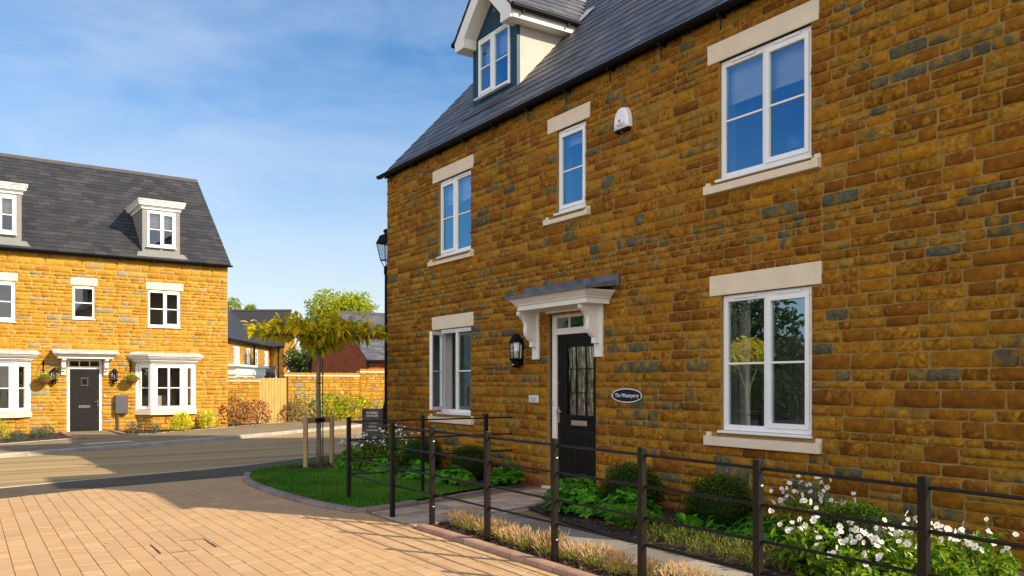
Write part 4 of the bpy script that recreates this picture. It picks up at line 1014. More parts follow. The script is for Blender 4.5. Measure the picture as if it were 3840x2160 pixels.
# edging of drive, path and lawn
e = MB()
lawn_k = smooth_line([(3.80, 13.62), (3.56, 12.9), (3.465, 12.295), (3.435, 11.25), (3.51, 9.873), (3.66, 9.2), (3.714, 8.987)], 1)
kerb_line(e, lawn_k, .115, -.04, .055, .2, .03, -1 if False else 1)
kerb_line(e, [(3.72, 8.99), (4.0, 8.97), (4.157, 9.008), (4.7, 9.23)], .11, -.04, .045, .2, .03, 1)
kerb_line(e, [(4.7, 9.23), (5.535, 9.61), (6.95, 10.15)], .10, -.04, .014, .2, .004, 1)
kerb_line(e, [(7.0, 8.46), (5.96, 8.32), (5.60, 8.16), (4.25, 7.83)], .10, -.04, .012, .2, .004, -1)
tag(e.build('lawn_kerb', M_kmauve), kind='structure')
e = MB(); kerb_line(e, [(3.87, 0.5), (3.875, 5.1), (3.877, 7.1), (3.864, 7.64)], .11, -.04, .05, .2, .035, -1)
kerb_line(e, [(3.88, 7.66), (4.22, 7.80)], .10, -.04, .045, .2, .03, -1)
tag(e.build('bed_kerb', M_kblock), kind='structure')
# lawn
lawn_poly = [(p.x+.1, p.y) for p in lawn_k][::-1]
lawn_poly = [(3.80, 9.08), (4.15, 9.11), (4.7, 9.34), (5.45, 9.70), (6.9, 10.24), (6.98, 15.06), (7.6, 15.8), (7.2, 16.05), (5.984, 15.258), (5.10, 14.777), (4.373, 14.306), (3.84, 13.62)]+[(p.x+.10, p.y) for p in lawn_k]
lawn_poly = [q for i, q in enumerate(lawn_poly) if i == 0 or (abs(q[0]-lawn_poly[i-1][0])+abs(q[1]-lawn_poly[i-1][1])) > 1e-3]
flat('lawn', lawn_poly, .035, M_grassb)
def in_poly(x, y, poly):
    r = False; j = len(poly)-1
    for i in range(len(poly)):
        xi, yi = poly[i]; xj, yj = poly[j]
        if (yi > y) != (yj > y) and x < (xj-xi)*(y-yi)/(yj-yi)+xi: r = not r
        j = i
    return r
bedL = [(5.75, 9.92), (6.98, 10.32), (6.98, 15.05), (6.5, 15.2), (5.75, 14.6), (5.35, 13.4), (5.45, 12.4), (5.80, 11.2)]
flat('house_bed', bedL, .05, M_soil)
pit = [(5.2+.62*math.cos(i*.3142)*(1+.1*math.sin(i*2.3)), 13.98+.40*math.sin(i*.3142)*(1+.12*math.cos(i*1.7))) for i in range(20)]
flat('tree_pit', pit, .048, M_soil)
bedR = [(5.585, 8.14), (5.36, 7.15), (5.23, 6.13), (5.20, 5.39), (5.15, 4.43), (5.15, .5), (6.98, .5), (6.98, 8.42), (5.97, 8.30)]
flat('facade_bed', bedR, .02, M_soil)
bedF = [(3.96, .5), (4.50, .5), (4.55, 4.6), (4.52, 5.2), (4.45, 6.1), (4.40, 6.8), (4.27, 7.72), (3.97, 7.62)]
flat('lavender_bed', bedF, .02, M_soil)
fm_ = MB(); blocks(fm_, (4.3, 0), rad(3), -.1, 1.5, -.5, 8.2, .46, (.45, .6, .75), .004, convex([(4.3, .2), (5.3, .2), (5.6, 8.18), (4.2, 7.86)]), gap=.005, ch=.004)
tag(fm_.build('flagstone_path', M_flag), kind='structure')
def chips(name, poly, n, z):
    m = MB(); xs = [p[0] for p in poly]; ys = [p[1] for p in poly]; k = 0
    while k < n:
        x, y = U(min(xs), max(xs)), U(min(ys), max(ys))
        if not in_poly(x, y, poly): continue
        k += 1; a = U(0, 6.28); l, w_ = U(.012, .035), U(.005, .012); c, s_ = math.cos(a), math.sin(a); h = U(0, .022); tl = U(-.012, .012)
        m.add([(x-l*c-w_*s_, y-l*s_+w_*c, z+h+tl), (x+l*c-w_*s_, y+l*s_+w_*c, z+h-tl), (x+l*c+w_*s_, y+l*s_-w_*c, z+h-tl), (x-l*c+w_*s_, y-l*s_-w_*c, z+h+tl+U(-.01, .01))], [(0, 1, 2, 3)], rt())
    tag(m.build(name, M_chip), 'dark brown bark chippings covering the planting bed', 'bark mulch', kind='stuff')
chips('bark_mulch', bedR, 2600, .024); chips('bark_mulch', bedF, 2600, .024); chips('bark_mulch', bedL, 1500, .054); chips('bark_mulch', pit, 420, .052)
chips('bark_mulch', [(-1, 24.0), (PB[0].x, PB[0].y+.05), (2.45, PB[1].y-.1), (2.45, 29.1), (-1, 29)], 1800, FWZ-.006)
chips('bark_mulch', [(4.15, PB[2].y+.1), (PB[3].x, PB[3].y+.03), (10.1, 31.2), (7.6, 29.3), (4.0, 29.2)], 2200, FWZ-.006)
gm_ = MB(); k = 0
while k < 46000:
    x, y = U(3.5, 6.9), U(9.05, 15.6)
    if not in_poly(x, y, lawn_poly) or in_poly(x, y, pit) or in_poly(x, y, bedL): continue
    k += 1; a = U(0, 6.28); h = U(.018, .042)*(1.25 if y < 10.2 else 1); w_ = .0045; c, s_ = math.cos(a)*w_, math.sin(a)*w_; lx, ly_ = U(-.014, .014), U(-.014, .014)
    gm_.add([(x-c, y-s_, .034), (x+c, y+s_, .034), (x+lx, y+ly_, .034+h)], [(0, 1, 2)], (min(1, max(0, RN.gauss(.42+.26*math.sin(x*2.1+y*1.3)*math.sin(y*1.7)+.14*math.sin(x*6+1)*math.sin(y*5.3), .25))), U(0, 1), 0))
tag(gm_.build('grass', M_blade), 'short green lawn grass', 'grass', kind='stuff')
# fallen leaves
# recessed cover with lifting slots in the drive
rc = thing('access_cover', 'block filled access cover with two dark lifting slots in the drive', 'access cover', (1.69, 8.02, 0))
for x0_, y0_, y1_ in ((-.245, -.25, .22), (.235, -.23, .26)): MB().box(x0_-.0075, x0_+.0075, y0_, y1_, .0025, .0045).build('lifting_slot', M_signb, rc)
for q in ((.02, .24, .262, .266), (-.16, .06, -.262, -.258)): MB().box(*q, .0022, .0045).build('steel_rim', M_metal, rc)
cv = thing('access_cover', 'pale rectangular access cover set in the footway opposite the grey door', 'access cover', tuple(at(407, 1660, FWZ+.001)), rad(24))
MB().box(-.62, .62, -.20, .20, 0, .006).build('lid', M_edge, cv); MB().box(-.04, .04, -.03, .03, .006, .009).build('lifting_plate', M_kerb, cv)
# ================================================================= estate railing
fz = lambda y: 1.0+(y-2.35)*.0065
FX = 4.05
fen = thing('metal_railing', 'brown black estate railing of square posts and four round rails round the front garden', 'railing', (FX, 9.85, 0))
FM = Matrix.Translation((-FX, -9.85, 0))
posts = [(FX, 9.86, .04)]+[(FX-.05, 8.48, 0)]+[(FX-.02, 7.60, 0)]+[(FX, 6.55, 0), (FX, 5.50, 0), (FX, 4.45, 0), (FX, 3.41, 0), (FX, 2.36, 0), (FX, 1.3, 0)]+[(5.06, 9.80, .03), (6.0, 9.74, .04)]
rz_ = [.965, .745, .525, .335]
for i, (x, y, zb) in enumerate(posts):
    big = i in (0, 9, 10) or i > 1
    p = MB(FM); zt = fz(y)+.02; h = .0235 if i not in (9,) else .019
    p.box(x-h, x+h, y-h, y+h, zb-.1, zt)
    o = p.build('post', M_metal, fen, bevel=.003)
    if i in (2, 4, 6):
        b = MB(FM)
        for z in (zt-.16, zt-.83):
            q = MB(FM @ Matrix.Translation((x+.004, y-h, z)) @ Matrix.Rotation(rad(90), 4, 'X')); q.lathe([(.012, 0), (.012, .004), (.008, .010), (.003, .012)], (0, 0, 0), 10); b.v, b.f, b.t = b.v+q.v, b.f+[tuple(j+len(b.v) for j in f) for f in q.f], b.t+q.t
        b.build('bolt', M_chrome, o, smooth=True)
    if 1 < i < 9:
        b = MB(FM); b.box(x-.004, x+.008, y-h-.0015, y-h+.0005, zt-.045, zt-.033); b.box(x-.004, x+.008, y-h-.0015, y-h+.0005, zt-.52, zt-.508); b.build('bolt_hole', M_black, o)
for z in rz_:
    m = MB(FM); line = [(FX-.0, 9.86), (FX-.04, 8.48), (FX-.01, 7.6), (FX, 6.55), (FX, 4.45), (FX, 2.36), (FX, .9)]
    m.tube([(x+.012, y, z*fz(y)) for x, y in line], .0105, 10); m.build('rail', M_metal, fen, smooth=True)
    m = MB(FM); m.tube([(FX, 9.86, z*fz(9.8)), (5.06, 9.80, z*fz(9.8)), (6.42, 9.72, z*fz(9.8)+.005)], .0105, 8); m.build('rail', M_metal, fen, smooth=True)
# ================================================================= lamp post, sign
lp = thing('street_lamp', 'black heritage street lamp with tapered lantern behind the house corner', 'street lamp', (8.50, 18.36, .0), rad(10))
MB().lathe([(.09, -.1), (.09, .9), (.075, .95), (.06, 1.0), (.048, 1.1), (.042, 4.1), (.06, 4.12), (.06, 4.28), (.03, 4.32)], (0, 0, 0), 12).build('column', M_black, lp, smooth=False)
sq = lambda r, z: [(r*math.cos(rad(45+90*i)), r*math.sin(rad(45+90*i)), z) for i in range(4)]
A, B, C_ = sq(.14, 4.45), sq(.235, 4.86), sq(.05, 4.30)
f = MB()
for i in range(4):
    f.tube([A[i], B[i]], .012, 6); f.tube([A[i], A[(i+1) % 4]], .012, 6); f.tube([B[i], B[(i+1) % 4]], .016, 6); f.tube([C_[i], A[i]], .010, 6)
f.build('lantern_frame', M_black, lp)
g = MB()
for i in range(4): g.add([A[i], A[(i+1) % 4], B[(i+1) % 4], B[i]], [(0, 1, 2, 3)])
g.build('pane', M_lampglass, lp)
h = MB(); rings = [sq(.27, 4.87), sq(.24, 4.89), sq(.16, 5.05), sq(.075, 5.08)]
h.add([p for r in rings for p in r], [(i*4+j, i*4+(j+1) % 4, (i+1)*4+(j+1) % 4, (i+1)*4+j) for i in range(3) for j in range(4)]+[(3, 2, 1, 0), (12, 13, 14, 15)])
h.lathe([(.05, 5.08), (.05, 5.11), (.075, 5.13), (.07, 5.17), (.04, 5.2), (.01, 5.21)], (0, 0, 0), 12); h.build('hood', M_black, lp)
sg = thing('sign_post', 'dark brown upright show home sign board in the bed at the house corner', 'sign', (5.97, 13.45, .05), rad(-40))
MB().box(-.145, .145, -.035, .035, .33, 1.0).build('board', M_signb, sg, bevel=.004)
b = MB()
for x in (-.165, .165): b.box(x-.018, x+.018, -.045, .045, -.1, 1.005)
b.build('side_post', M_signb, sg, bevel=.003)
T = lambda z: Matrix.Translation((0, -.0365, z))
text_mesh('heading', 'WATERPERRY\nSHOW HOME', .052, M_text, sg, T(.90), sx=.66, depth=.001)
text_mesh('lettering', '4 BEDROOM\nHOME\nWITH STUDY\n\nDOUBLE GARAGE', .030, M_text, sg, T(.685), sx=.85, depth=.001)
MB().box(-.09, .09, -.0385, -.0355, .47, .476).build('rule_line', M_text, sg)
# ================================================================= foliage tools
def rdir(zb=0):
    while True:
        v = Vector((U(-1, 1), U(-1, 1), U(-1, 1)))
        if .05 < v.length < 1: v.normalize(); v.z += zb; return v.normalized()
def leaf(mb, p, d, n, Ln, W, t, fold=.18, droop=0):
    d = d.normalized(); s = d.cross(n)
    if s.length < 1e-3: s = d.orthogonal()
    s.normalize(); n = s.cross(d)
    m = p+d*(Ln*.45)
    e = p+d*Ln-Vector((0, 0, droop*Ln))
    l, r = m+s*(W*.5)+n*(fold*W), m-s*(W*.5)+n*(fold*W)
    mb.v += [tuple(p), tuple(r), tuple(e), tuple(l)]; k = len(mb.v)-4
    mb.f += [(k, k+1, k+2), (k, k+2, k+3)]; mb.t += [t, t]
def leaf6(mb, p, d, n, Ln, W, t, fold=.15, droop=.3):
    """bigger leaf with a curved midrib"""
    d = d.normalized(); s = d.cross(n)
    if s.length < 1e-3: s = d.orthogonal()
    s.normalize(); n = s.cross(d); z = Vector((0, 0, 1))
    a = p+d*Ln*.3-z*droop*Ln*.08; b = p+d*Ln*.65-z*droop*Ln*.35; e = p+d*Ln*.95-z*droop*Ln*.85
    vs = [p, a+s*W*.42+n*fold*W, a, a-s*W*.42+n*fold*W, b+s*W*.40+n*fold*W, b, b-s*W*.40+n*fold*W, e]
    mb.add(vs, [(0, 2, 1), (0, 3, 2), (1, 2, 5, 4), (2, 3, 6, 5), (4, 5, 7), (5, 6, 7)], t)
def lobed(mb, p, n, R_, t, k=5):
    """palmate leaf seen from above"""
    n = n.normalized(); a = n.orthogonal().normalized(); b = n.cross(a); th = U(0, 6.28); vs = [p]; m = k*2
    for i in range(m+1):
        an = th+i/m*5.6; r = R_*(1 if i % 2 else .58)
        vs.append(p+(a*math.cos(an)+b*math.sin(an))*r+n*(-.12*r+.10*R_*(i % 2)))
    mb.add(vs, [(0, i, i+1) for i in range(1, m+1)], t)
def tg(mu, s): return (min(1, max(0, RN.gauss(mu, s))), U(0, 1), 0)
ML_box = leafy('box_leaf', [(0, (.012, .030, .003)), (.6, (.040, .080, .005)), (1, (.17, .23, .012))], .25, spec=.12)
ML_ger = leafy('geranium_leaf', [(0, (.03, .14, .010)), (.6, (.07, .27, .014)), (1, (.16, .38, .02))], .4, spec=.2)
ML_anem = leafy('anemone_leaf', [(0, (.06, .16, .010)), (.6, (.18, .31, .012)), (1, (.38, .46, .02))], .45)
ML_petal = leafy('white_petal', [(0, (.75, .74, .74)), (1, (.88, .86, .84))], .3)
M_yel = plain('yellow_stamen', (.65, .36, .02), .7)
ML_lav = leafy('lavender_foliage', [(0, (.12, .19, .020)), (.3, (.33, .34, .035)), (.55, (.46, .34, .10)), (.85, (.46, .27, .17)), (1, (.38, .22, .24))], .3, .7)
ML_heath = leafy('low_heather', [(0, (.05, .09, .012)), (.5, (.15, .17, .02)), (1, (.27, .25, .05))], .3)
ML_umb = leafy('yellowing_leaf', [(0, (.26, .40, .015)), (.35, (.50, .52, .015)), (.7, (.85, .66, .02)), (1, (.92, .68, .03))], .55)
ML_yshr = leafy('golden_leaf', [(0, (.34, .40, .015)), (.5, (.66, .62, .02)), (1, (.85, .78, .06))], .4)
ML_red = leafy('reddish_leaf', [(0, (.07, .09, .02)), (.4, (.24, .16, .04)), (.7, (.42, .12, .05)), (1, (.52, .20, .12))], .3)
ML_vari = leafy('variegated_leaf', [(0, (.16, .20, .04)), (.5, (.42, .42, .13)), (1, (.75, .68, .34))], .3)
ML_hyd = leafy('hydrangea_leaf', [(0, (.10, .20, .012)), (.5, (.34, .44, .015)), (1, (.66, .64, .03))], .45)
ML_blue = leafy('blue_green_leaf', [(0, (.025, .06, .04)), (1, (.07, .12, .07))], .2)
ML_tree = leafy('tree_leaf', [(0, (.11, .18, .012)), (.5, (.28, .36, .016)), (1, (.52, .54, .03))], .45)
ML_dark = leafy('dark_tree_leaf', [(0, (.015, .035, .006)), (.6, (.035, .07, .010)), (1, (.07, .11, .014))], .25)

# ---- clipped box balls
def box_ball(loc, R_, label):
    root = thing('box_ball', label, 'shrub', loc, 0, 'clipped box balls in the front beds')
    m = MB(); hz = R_*1.0
    for _ in range(6500):
        d = rdir(.25); 
        if d.z < -.55: continue
        r = R_*(1+.035*math.sin(d.x*7+1)*math.sin(d.y*8)+.03*math.sin(d.z*11))*U(.86, 1.02)
        p = Vector((d.x*r, d.y*r, R_*.62+d.z*r*.98))
        q = (d*.7+rdir()*.9).normalized()
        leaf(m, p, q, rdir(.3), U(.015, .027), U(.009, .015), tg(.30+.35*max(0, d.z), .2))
    m.ball((0, 0, R_*.62), R_*.86, 16, 10, (.0, .1, 0))
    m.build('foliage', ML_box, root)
    MB().tube([(0, 0, -.05), (0, 0, R_*.4)], .02, 6).build('stem', M_bark, root)
    return root
box_ball((6.42, 14.0, .04), .33, 'clipped box ball behind the show home sign at the house corner')
box_ball((6.38, 12.35, .04), .35, 'clipped box ball under the open casement window')
box_ball((6.38, 10.78, .04), .33, 'clipped box ball left of the brick path to the door')
box_ball((6.40, 7.20, .0), .365, 'clipped box ball just right of the black door')
box_ball((6.38, 5.85, .0), .36, 'clipped box ball below the left end of the right window sill')
box_ball((6.02, 4.08, .0), .335, 'sunlit clipped box ball among white anemones')

# ---- geraniums and other low leafy plants
def leafy_mound(name, label, cat, loc, rx, ry, h, n, R_, mat, mu, group, kind='lobed', flowers=0):
    root = thing(name, label, cat, loc, 0, group)
    m = MB(); st = MB()
    for _ in range(n):
        a, q = U(0, 6.28), math.sqrt(U(0, 1)); x, y = q*math.cos(a)*rx, q*math.sin(a)*ry
        z = h*(1-q*q*.75)*U(.45, 1.05)
        nn = Vector((x/rx*.7, y/ry*.7, 1))+rdir()*.45
        if kind == 'lobed': lobed(m, Vector((x, y, z)), nn, R_*U(.65, 1.2), tg(mu, .22))
        else: leaf6(m, Vector((x*.6, y*.6, z*.5)), Vector((x/rx, y/ry, .8))+rdir()*.5, Vector((0, 0, 1)), R_*U(1.6, 2.8), R_*U(.6, .9), tg(mu, .2), droop=.4)
        if RN.random() < .35: st.tube([(x*.3, y*.3, 0), (x, y, z-.005)], .002, 3, cap=False)
    m.build('foliage', mat, root); st.build('stems', mat, root)
    return root
GG = 'leafy green plants in the front beds'
for i, (x, y, rx, ry, h, lab) in enumerate([
    (6.15, 7.95, .36, .42, .34, 'bright green geranium clump at the foot of the black door'),
    (5.78, 7.45, .34, .40, .30, 'green geranium clump spilling over bark beside the flagstone path corner'),
    (5.95, 6.75, .36, .40, .30, 'green geranium clump between the two box balls, nearest the flags'),
    (6.1, 5.1, .30, .36, .24, 'low green clump right of the second box ball under the right window'),
    (5.95, 10.55, .30, .34, .26, 'geranium clump beside the brick path left of the door'),
    (6.6, 10.1, .26, .24, .34, 'geranium clump against the stone wall by the brick path'),
    (5.85, 11.5, .30, .45, .26, 'green leafy clump at the lawn edge below the open window'),
    (5.72, 12.5, .28, .42, .26, 'green leafy clump at the lawn edge behind the railing corner'),
    (5.55, 13.5, .26, .36, .30, 'green leafy clump beside the tree pit')]):
    leafy_mound('geranium', lab, 'plant', (x, y, .03), rx*.95, ry, h*1.08, 260, .062, ML_ger, .6, GG)
leafy_mound('sage_plant', 'pale green broad leaved plant beside the flagstones between geraniums', 'plant', (5.62, 6.35, .02), .30, .32, .30, 60, .085, ML_anem, .25, GG, kind='blade')
leafy_mound('hosta', 'low glossy leaved clump under the second box ball', 'plant', (5.85, 5.7, .02), .34, .34, .2, 60, .095, ML_ger, .6, GG, kind='blade')
leafy_mound('hosta', 'small yellow green tuft in the tree pit bark', 'plant', (5.50, 13.72, .05), .12, .12, .12, 22, .05, ML_anem, .8, GG, kind='blade')

# ---- white anemones
def flower_mesh(sd):
    q = random.Random(sd); me = bpy.data.meshes.new('flower'); R_ = 1.0; cup = q.uniform(.1, .55); vs = []; fs = []; mi = []
    for k in range(6):
        an = k*math.pi/3+q.uniform(-.1, .1); d = Vector((math.cos(an), math.sin(an), 0)); w_ = Vector((-d.y, d.x, 0)); n = Vector((0, 0, 1)); r = q.uniform(.85, 1.1)
        b = len(vs); vs += [tuple(v) for v in (d*.02, d*.5*r+n*cup*.2+w_*.36, d*.85*r+n*cup*.5+w_*.30, d*r+n*cup*.55, d*.85*r+n*cup*.5-w_*.30, d*.5*r+n*cup*.2-w_*.36)]
        fs.append(tuple(range(b, b+6))); mi.append(0)
    m = MB(); m.ball((0, 0, .06), .24, 7, 4, sq=.7); b = len(vs); vs += m.v; fs += [tuple(i+b for i in f) for f in m.f]; mi += [1]*len(m.f)
    me.from_pydata(vs, [], fs); at_ = me.attributes.new('tint', 'FLOAT_COLOR', 'FACE'); at_.data.foreach_set('color', [.5, .6, .5, 1]*len(fs))
    me.materials.append(ML_petal); me.materials.append(M_yel); me.polygons.foreach_set('material_index', mi); me.update(); return me
FLW = [flower_mesh(i) for i in range(6)]
def anemone(loc, rx, ry, h, nf, nl, label, dens=1.0):
    root = thing('white_anemone', label, 'flowers', loc, 0, 'white garden anemones')
    m = MB(); st = MB()
    for _ in range(nl):
        a, q = U(0, 6.28), math.sqrt(U(0, 1)); x, y = q*math.cos(a)*rx, q*math.sin(a)*ry
        z = h*.70*(1-q*q*.6)*U(.25, 1.05)
        for k in range(4):
            d = Vector((x/rx*.6, y/ry*.6, .25))+rdir()*.8
            leaf6(m, Vector((x, y, z)), d, Vector((0, 0, 1)), U(.06, .11), U(.035, .06), tg(.5, .24), droop=.35)
    for _ in range(nf):
        a, q = U(0, 6.28), math.sqrt(U(0, 1)); x, y = q*math.cos(a)*rx*1.1, q*math.sin(a)*ry*1.1
        z = h*U(.66, 1.0)*(1-.28*q*q); top = Vector((x, y, z)); b = Vector((x*.4, y*.4, .05))
        st.tube([b, b.lerp(top, .6)+Vector((U(-.02, .02), U(-.02, .02), 0)), top], .0022, 4, t=tg(.4, .1), cap=False)
        n = (Vector((-.35, -.5, .45))+rdir()*.75).normalized()
        o = bpy.data.objects.new('flower', RN.choice(FLW)); COL.objects.link(o); o.parent = root
        k = U(.019, .030); o.location = top; o.rotation_euler = n.to_track_quat('Z', 'Y').to_euler(); o.scale = (k, k, k)
    m.build('foliage', ML_anem, root); st.build('stems', ML_anem, root)
anemone((6.30, 4.72, .0), .42, .34, .70, 56, 120, 'white anemone clump left of the sunlit box ball below the right window')
anemone((5.60, 4.10, .0), .30, .36, .50, 44, 200, 'white anemone clump in front of the sunlit box ball')
anemone((5.85, 3.45, .0), .42, .34, .54, 60, 190, 'white anemone clump right of the sunlit box ball behind the nearest railing post')
anemone((5.42, 3.62, .0), .28, .32, .38, 10, 200, 'low leafy anemone clump with few flowers at the flagstone edge')
anemone((6.45, 3.30, .0), .26, .24, .52, 14, 80, 'rightmost small white anemone clump close to the stone wall')
anemone((5.72, 13.35, .04), .34, .42, .66, 60, 110, 'white anemone clump in front of the show home sign')
anemone((6.25, 13.05, .04), .42, .36, .78, 56, 110, 'white anemone clump between sign and first window at the far house corner')

# ---- lavender along the railing, heather along the flags
def lavender_mesh(seed):
    RN.seed(seed); m = MB()
    for _ in range(130):
        a, q = U(0, 6.28), math.sqrt(U(0, 1)); x, y = q*math.cos(a)*.105, q*math.sin(a)*.15
        ox, oy = x*U(.0, .4)+U(-.012, .012), y*U(.0, .4)+U(-.012, .012); hgt = U(.11, .235)*(1-.25*q)
        b = Vector((x*.6, y*.6, 0)); e = Vector((x+ox, y+oy, hgt)); t0 = tg(.38, .12)
        w_ = Vector((U(-1, 1), U(-1, 1), 0)).normalized()*.0016
        m.add([b-w_, b+w_, e], [(0, 1, 2)], t0)
        d = (e-b).normalized(); s = d.orthogonal().normalized(); u = d.cross(s); hl = U(.04, .075); hw = U(.007, .011); t1 = tg(.72, .12)
        base = e-d*hl*.3
        for k in range(3):
            p = base+d*hl*k/3; rg = [p+(s*math.cos(v)+u*math.sin(v))*hw*(1-.2*k) for v in (U(0, 1), 2.1, 4.2)]
            m.add([p-d*.002, *rg, p+d*hl*.42], [(0, 2, 1), (0, 3, 2), (0, 1, 3), (1, 2, 4), (2, 3, 4), (3, 1, 4)], t1)
    for _ in range(240):
        a, q = U(0, 6.28), math.sqrt(U(0, 1)); x, y = q*math.cos(a)*.115, q*math.sin(a)*.15; z = U(.01, .13)*(1-.5*q)
        leaf(m, Vector((x, y, z)), Vector((x*4, y*4, U(.4, 1.2)))+rdir()*.35, rdir(), U(.03, .055), U(.005, .008), tg(.2, .13))
    me_o = m.build('foliage', ML_lav); me = me_o.data; bpy.data.objects.remove(me_o); return me
lav = [lavender_mesh(s) for s in (3, 5, 8, 13)]
RN.seed(77)
ordn = ['first', 'second', 'third', 'fourth', 'fifth', 'sixth', 'seventh', 'eighth', 'ninth', 'tenth', 'eleventh', 'twelfth', 'thirteenth', 'fourteenth', 'fifteenth', 'sixteenth', 'seventeenth', 'eighteenth']
y = 7.42; i = 0
while y > 2.2 and i < 18:
    r = thing('lavender', 'faded lavender clump at the railing foot, %s from the brick path' % ordn[i], 'lavender', (4.24+U(-.02, .05), y, .02), U(0, 6.28), 'faded lavender along the railing')
    k = U(.9, 1.12); r.scale = (k, k, k*U(.66, .84))
    o = bpy.data.objects.new('foliage', lav[i % 4]); COL.objects.link(o); o.parent = r
    y -= U(.25, .31); i += 1
def heather(loc, label):
    r = thing('heather', label, 'plant', loc, U(0, 6), 'low yellow green heather beside the flagstones'); m = MB()
    for _ in range(520):
        a, q = U(0, 6.28), math.sqrt(U(0, 1)); x, y = q*math.cos(a)*.19, q*math.sin(a)*.19; z = U(.0, .17)*(1-.6*q*q)
        leaf(m, Vector((x, y, z)), Vector((x*3, y*3, 1))+rdir()*.6, rdir(), U(.03, .06), U(.006, .011), tg(.5, .25))
    m.build('foliage', ML_heath, r)
for i, (x, y) in enumerate([(5.42, 5.72), (5.45, 5.40), (5.40, 5.08), (5.42, 4.76), (5.38, 4.44)]):
    heather((x, y, .02), 'low yellow green heather tuft at the flagstone edge, %s from the geraniums' % ordn[i])

# ---- umbrella trained tree with its support
TP = Vector((5.22, 14.08, .04)); ZH = 2.27
tr = thing('umbrella_tree', 'young tree trained as a flat umbrella of yellowing leaves on the lawn', 'tree', TP)
t = MB(); t.tube([(0, 0, -.1), (.005, 0, .4), (-.004, .004, 1.2), (.0, 0, 1.9), (.02, 0, ZH)], [.052, .046, .042, .036, .03], 10); t.build('trunk', M_bark, tr, smooth=True)
br = MB(); cn = MB(); lf = MB()
tips = []
for k in range(11):
    a = k*2*math.pi/11+U(-.15, .15); Rr = 1.10*U(.88, 1.06); pts = []
    for i in range(6):
        s = i/5; pts.append(Vector((math.cos(a+.12*s)*Rr*s, math.sin(a+.12*s)*Rr*s, ZH-.06+.15*math.sin(s*2.2)+.03*U(-1, 1))))
    br.tube(pts, [.018, .014, .011, .009, .007, .004], 6); tips.append(pts)
    for i in range(1, 6):
        for _ in range(2):
            p = pts[i].copy(); e = p+Vector((U(-.22, .22), U(-.22, .22), U(-.02, .22)))
            br.tube([p, e], [.006, .003], 5); tips.append([p, p.lerp(e, .5), e])
for k in range(24):
    a = U(0, 6.28); r = U(.05, .95); p = Vector((r*math.cos(a), r*math.sin(a), ZH+.05)); e = p+Vector((U(-.05, .05), U(-.05, .05), U(.14, .42)))
    br.tube([p, e], [.006, .003], 5); tips.append([p.lerp(e, .2), p.lerp(e, .55), e])
br.build('branches', M_bark, tr)
for g_ in (-.35, 0, .35):
    cn.tube([(-1.0, g_, ZH+.0), (1.0, g_, ZH+.0)], .011, 6); cn.tube([(g_, -1.0, ZH+.02), (g_, 1.0, ZH+.02)], .011, 6)
cn.build('cane_frame', M_cane, tr)
for pts in tips:
    n = 30 if len(pts) > 4 else 15
    for _ in range(n):
        s = U(.1, 1)*(len(pts)-1); i = min(int(s), len(pts)-2); p = pts[i].lerp(pts[i+1], s-i)+rdir()*.035
        out = Vector((p.x, p.y, 0)); out = out.normalized() if out.length > .05 else rdir()
        d = out*.5+rdir()*.8+Vector((0, 0, .05))
        leaf6(lf, p, d, Vector((0, 0, 1))+rdir()*.35, U(.12, .20), U(.06, .09), tg(.58, .24), droop=U(.05, .6))
for _ in range(80):
    a = U(0, 6.28); r = U(.05, .42); p = Vector((r*math.cos(a), r*math.sin(a), ZH-U(0, .28)*(1-r))); leaf6(lf, p, Vector((p.x, p.y, -.1))+rdir()*.3, Vector((0, 0, 1)), U(.12, .2), U(.06, .09), tg(.45, .2), droop=U(.5, 1.1))
lf.build('leaves', ML_umb, tr)
tf = thing('tree_stake_frame', 'two round timber stakes with crossbar holding the umbrella tree', 'tree stakes', (TP.x, TP.y, .04))
L0, R0 = Vector((4.885, 13.80, 0))-Vector((TP.x, TP.y, 0)), Vector((5.51, 14.20, 0))-Vector((TP.x, TP.y, 0))
for p in (L0, R0):
    m = MB(); m.tube([(p.x, p.y, -.1), (p.x, p.y, .86), (p.x, p.y, .88)], [.042, .042, .036], 12); m.build('stake', M_stake, tf, smooth=False)
dr_ = (R0-L0).normalized(); nr = Vector((dr_.y, -dr_.x, 0))
m = MB(); 
for a, b in ((L0+nr*-.062, R0+nr*-.062),):
    m.add([(a.x-nr.x*.018, a.y-nr.y*.018, .76), (b.x-nr.x*.018, b.y-nr.y*.018, .76), (b.x+nr.x*.018, b.y+nr.y*.018, .76), (a.x+nr.x*.018, a.y+nr.y*.018, .76), (a.x-nr.x*.018, a.y-nr.y*.018, .855), (b.x-nr.x*.018, b.y-nr.y*.018, .855), (b.x+nr.x*.018, b.y+nr.y*.018, .855), (a.x+nr.x*.018, a.y+nr.y*.018, .855)],
          [(3, 2, 1, 0), (4, 5, 6, 7), (0, 1, 5, 4), (1, 2, 6, 5), (2, 3, 7, 6), (3, 0, 4, 7)])
m.build('crossbar', M_stake, tf)
m = MB(); m.lathe([(.06, .775), (.066, .79), (.066, .835), (.06, .85)], (0, 0, 0), 12); m.box(-.085, .085, -.08, -.06, .78, .84); m.build('rubber_tie', M_black, tf)
m = MB(); m.tube([(.09, .03, 0), (.085, .03, 2.1)], .011, 6); m.build('cane', M_cane, tf)
for z in (.12, 1.45):
    MB().lathe([(.052, z), (.052, z+.016)], (0.01, .005, 0), 10).build('wire_tie', M_black, tf)

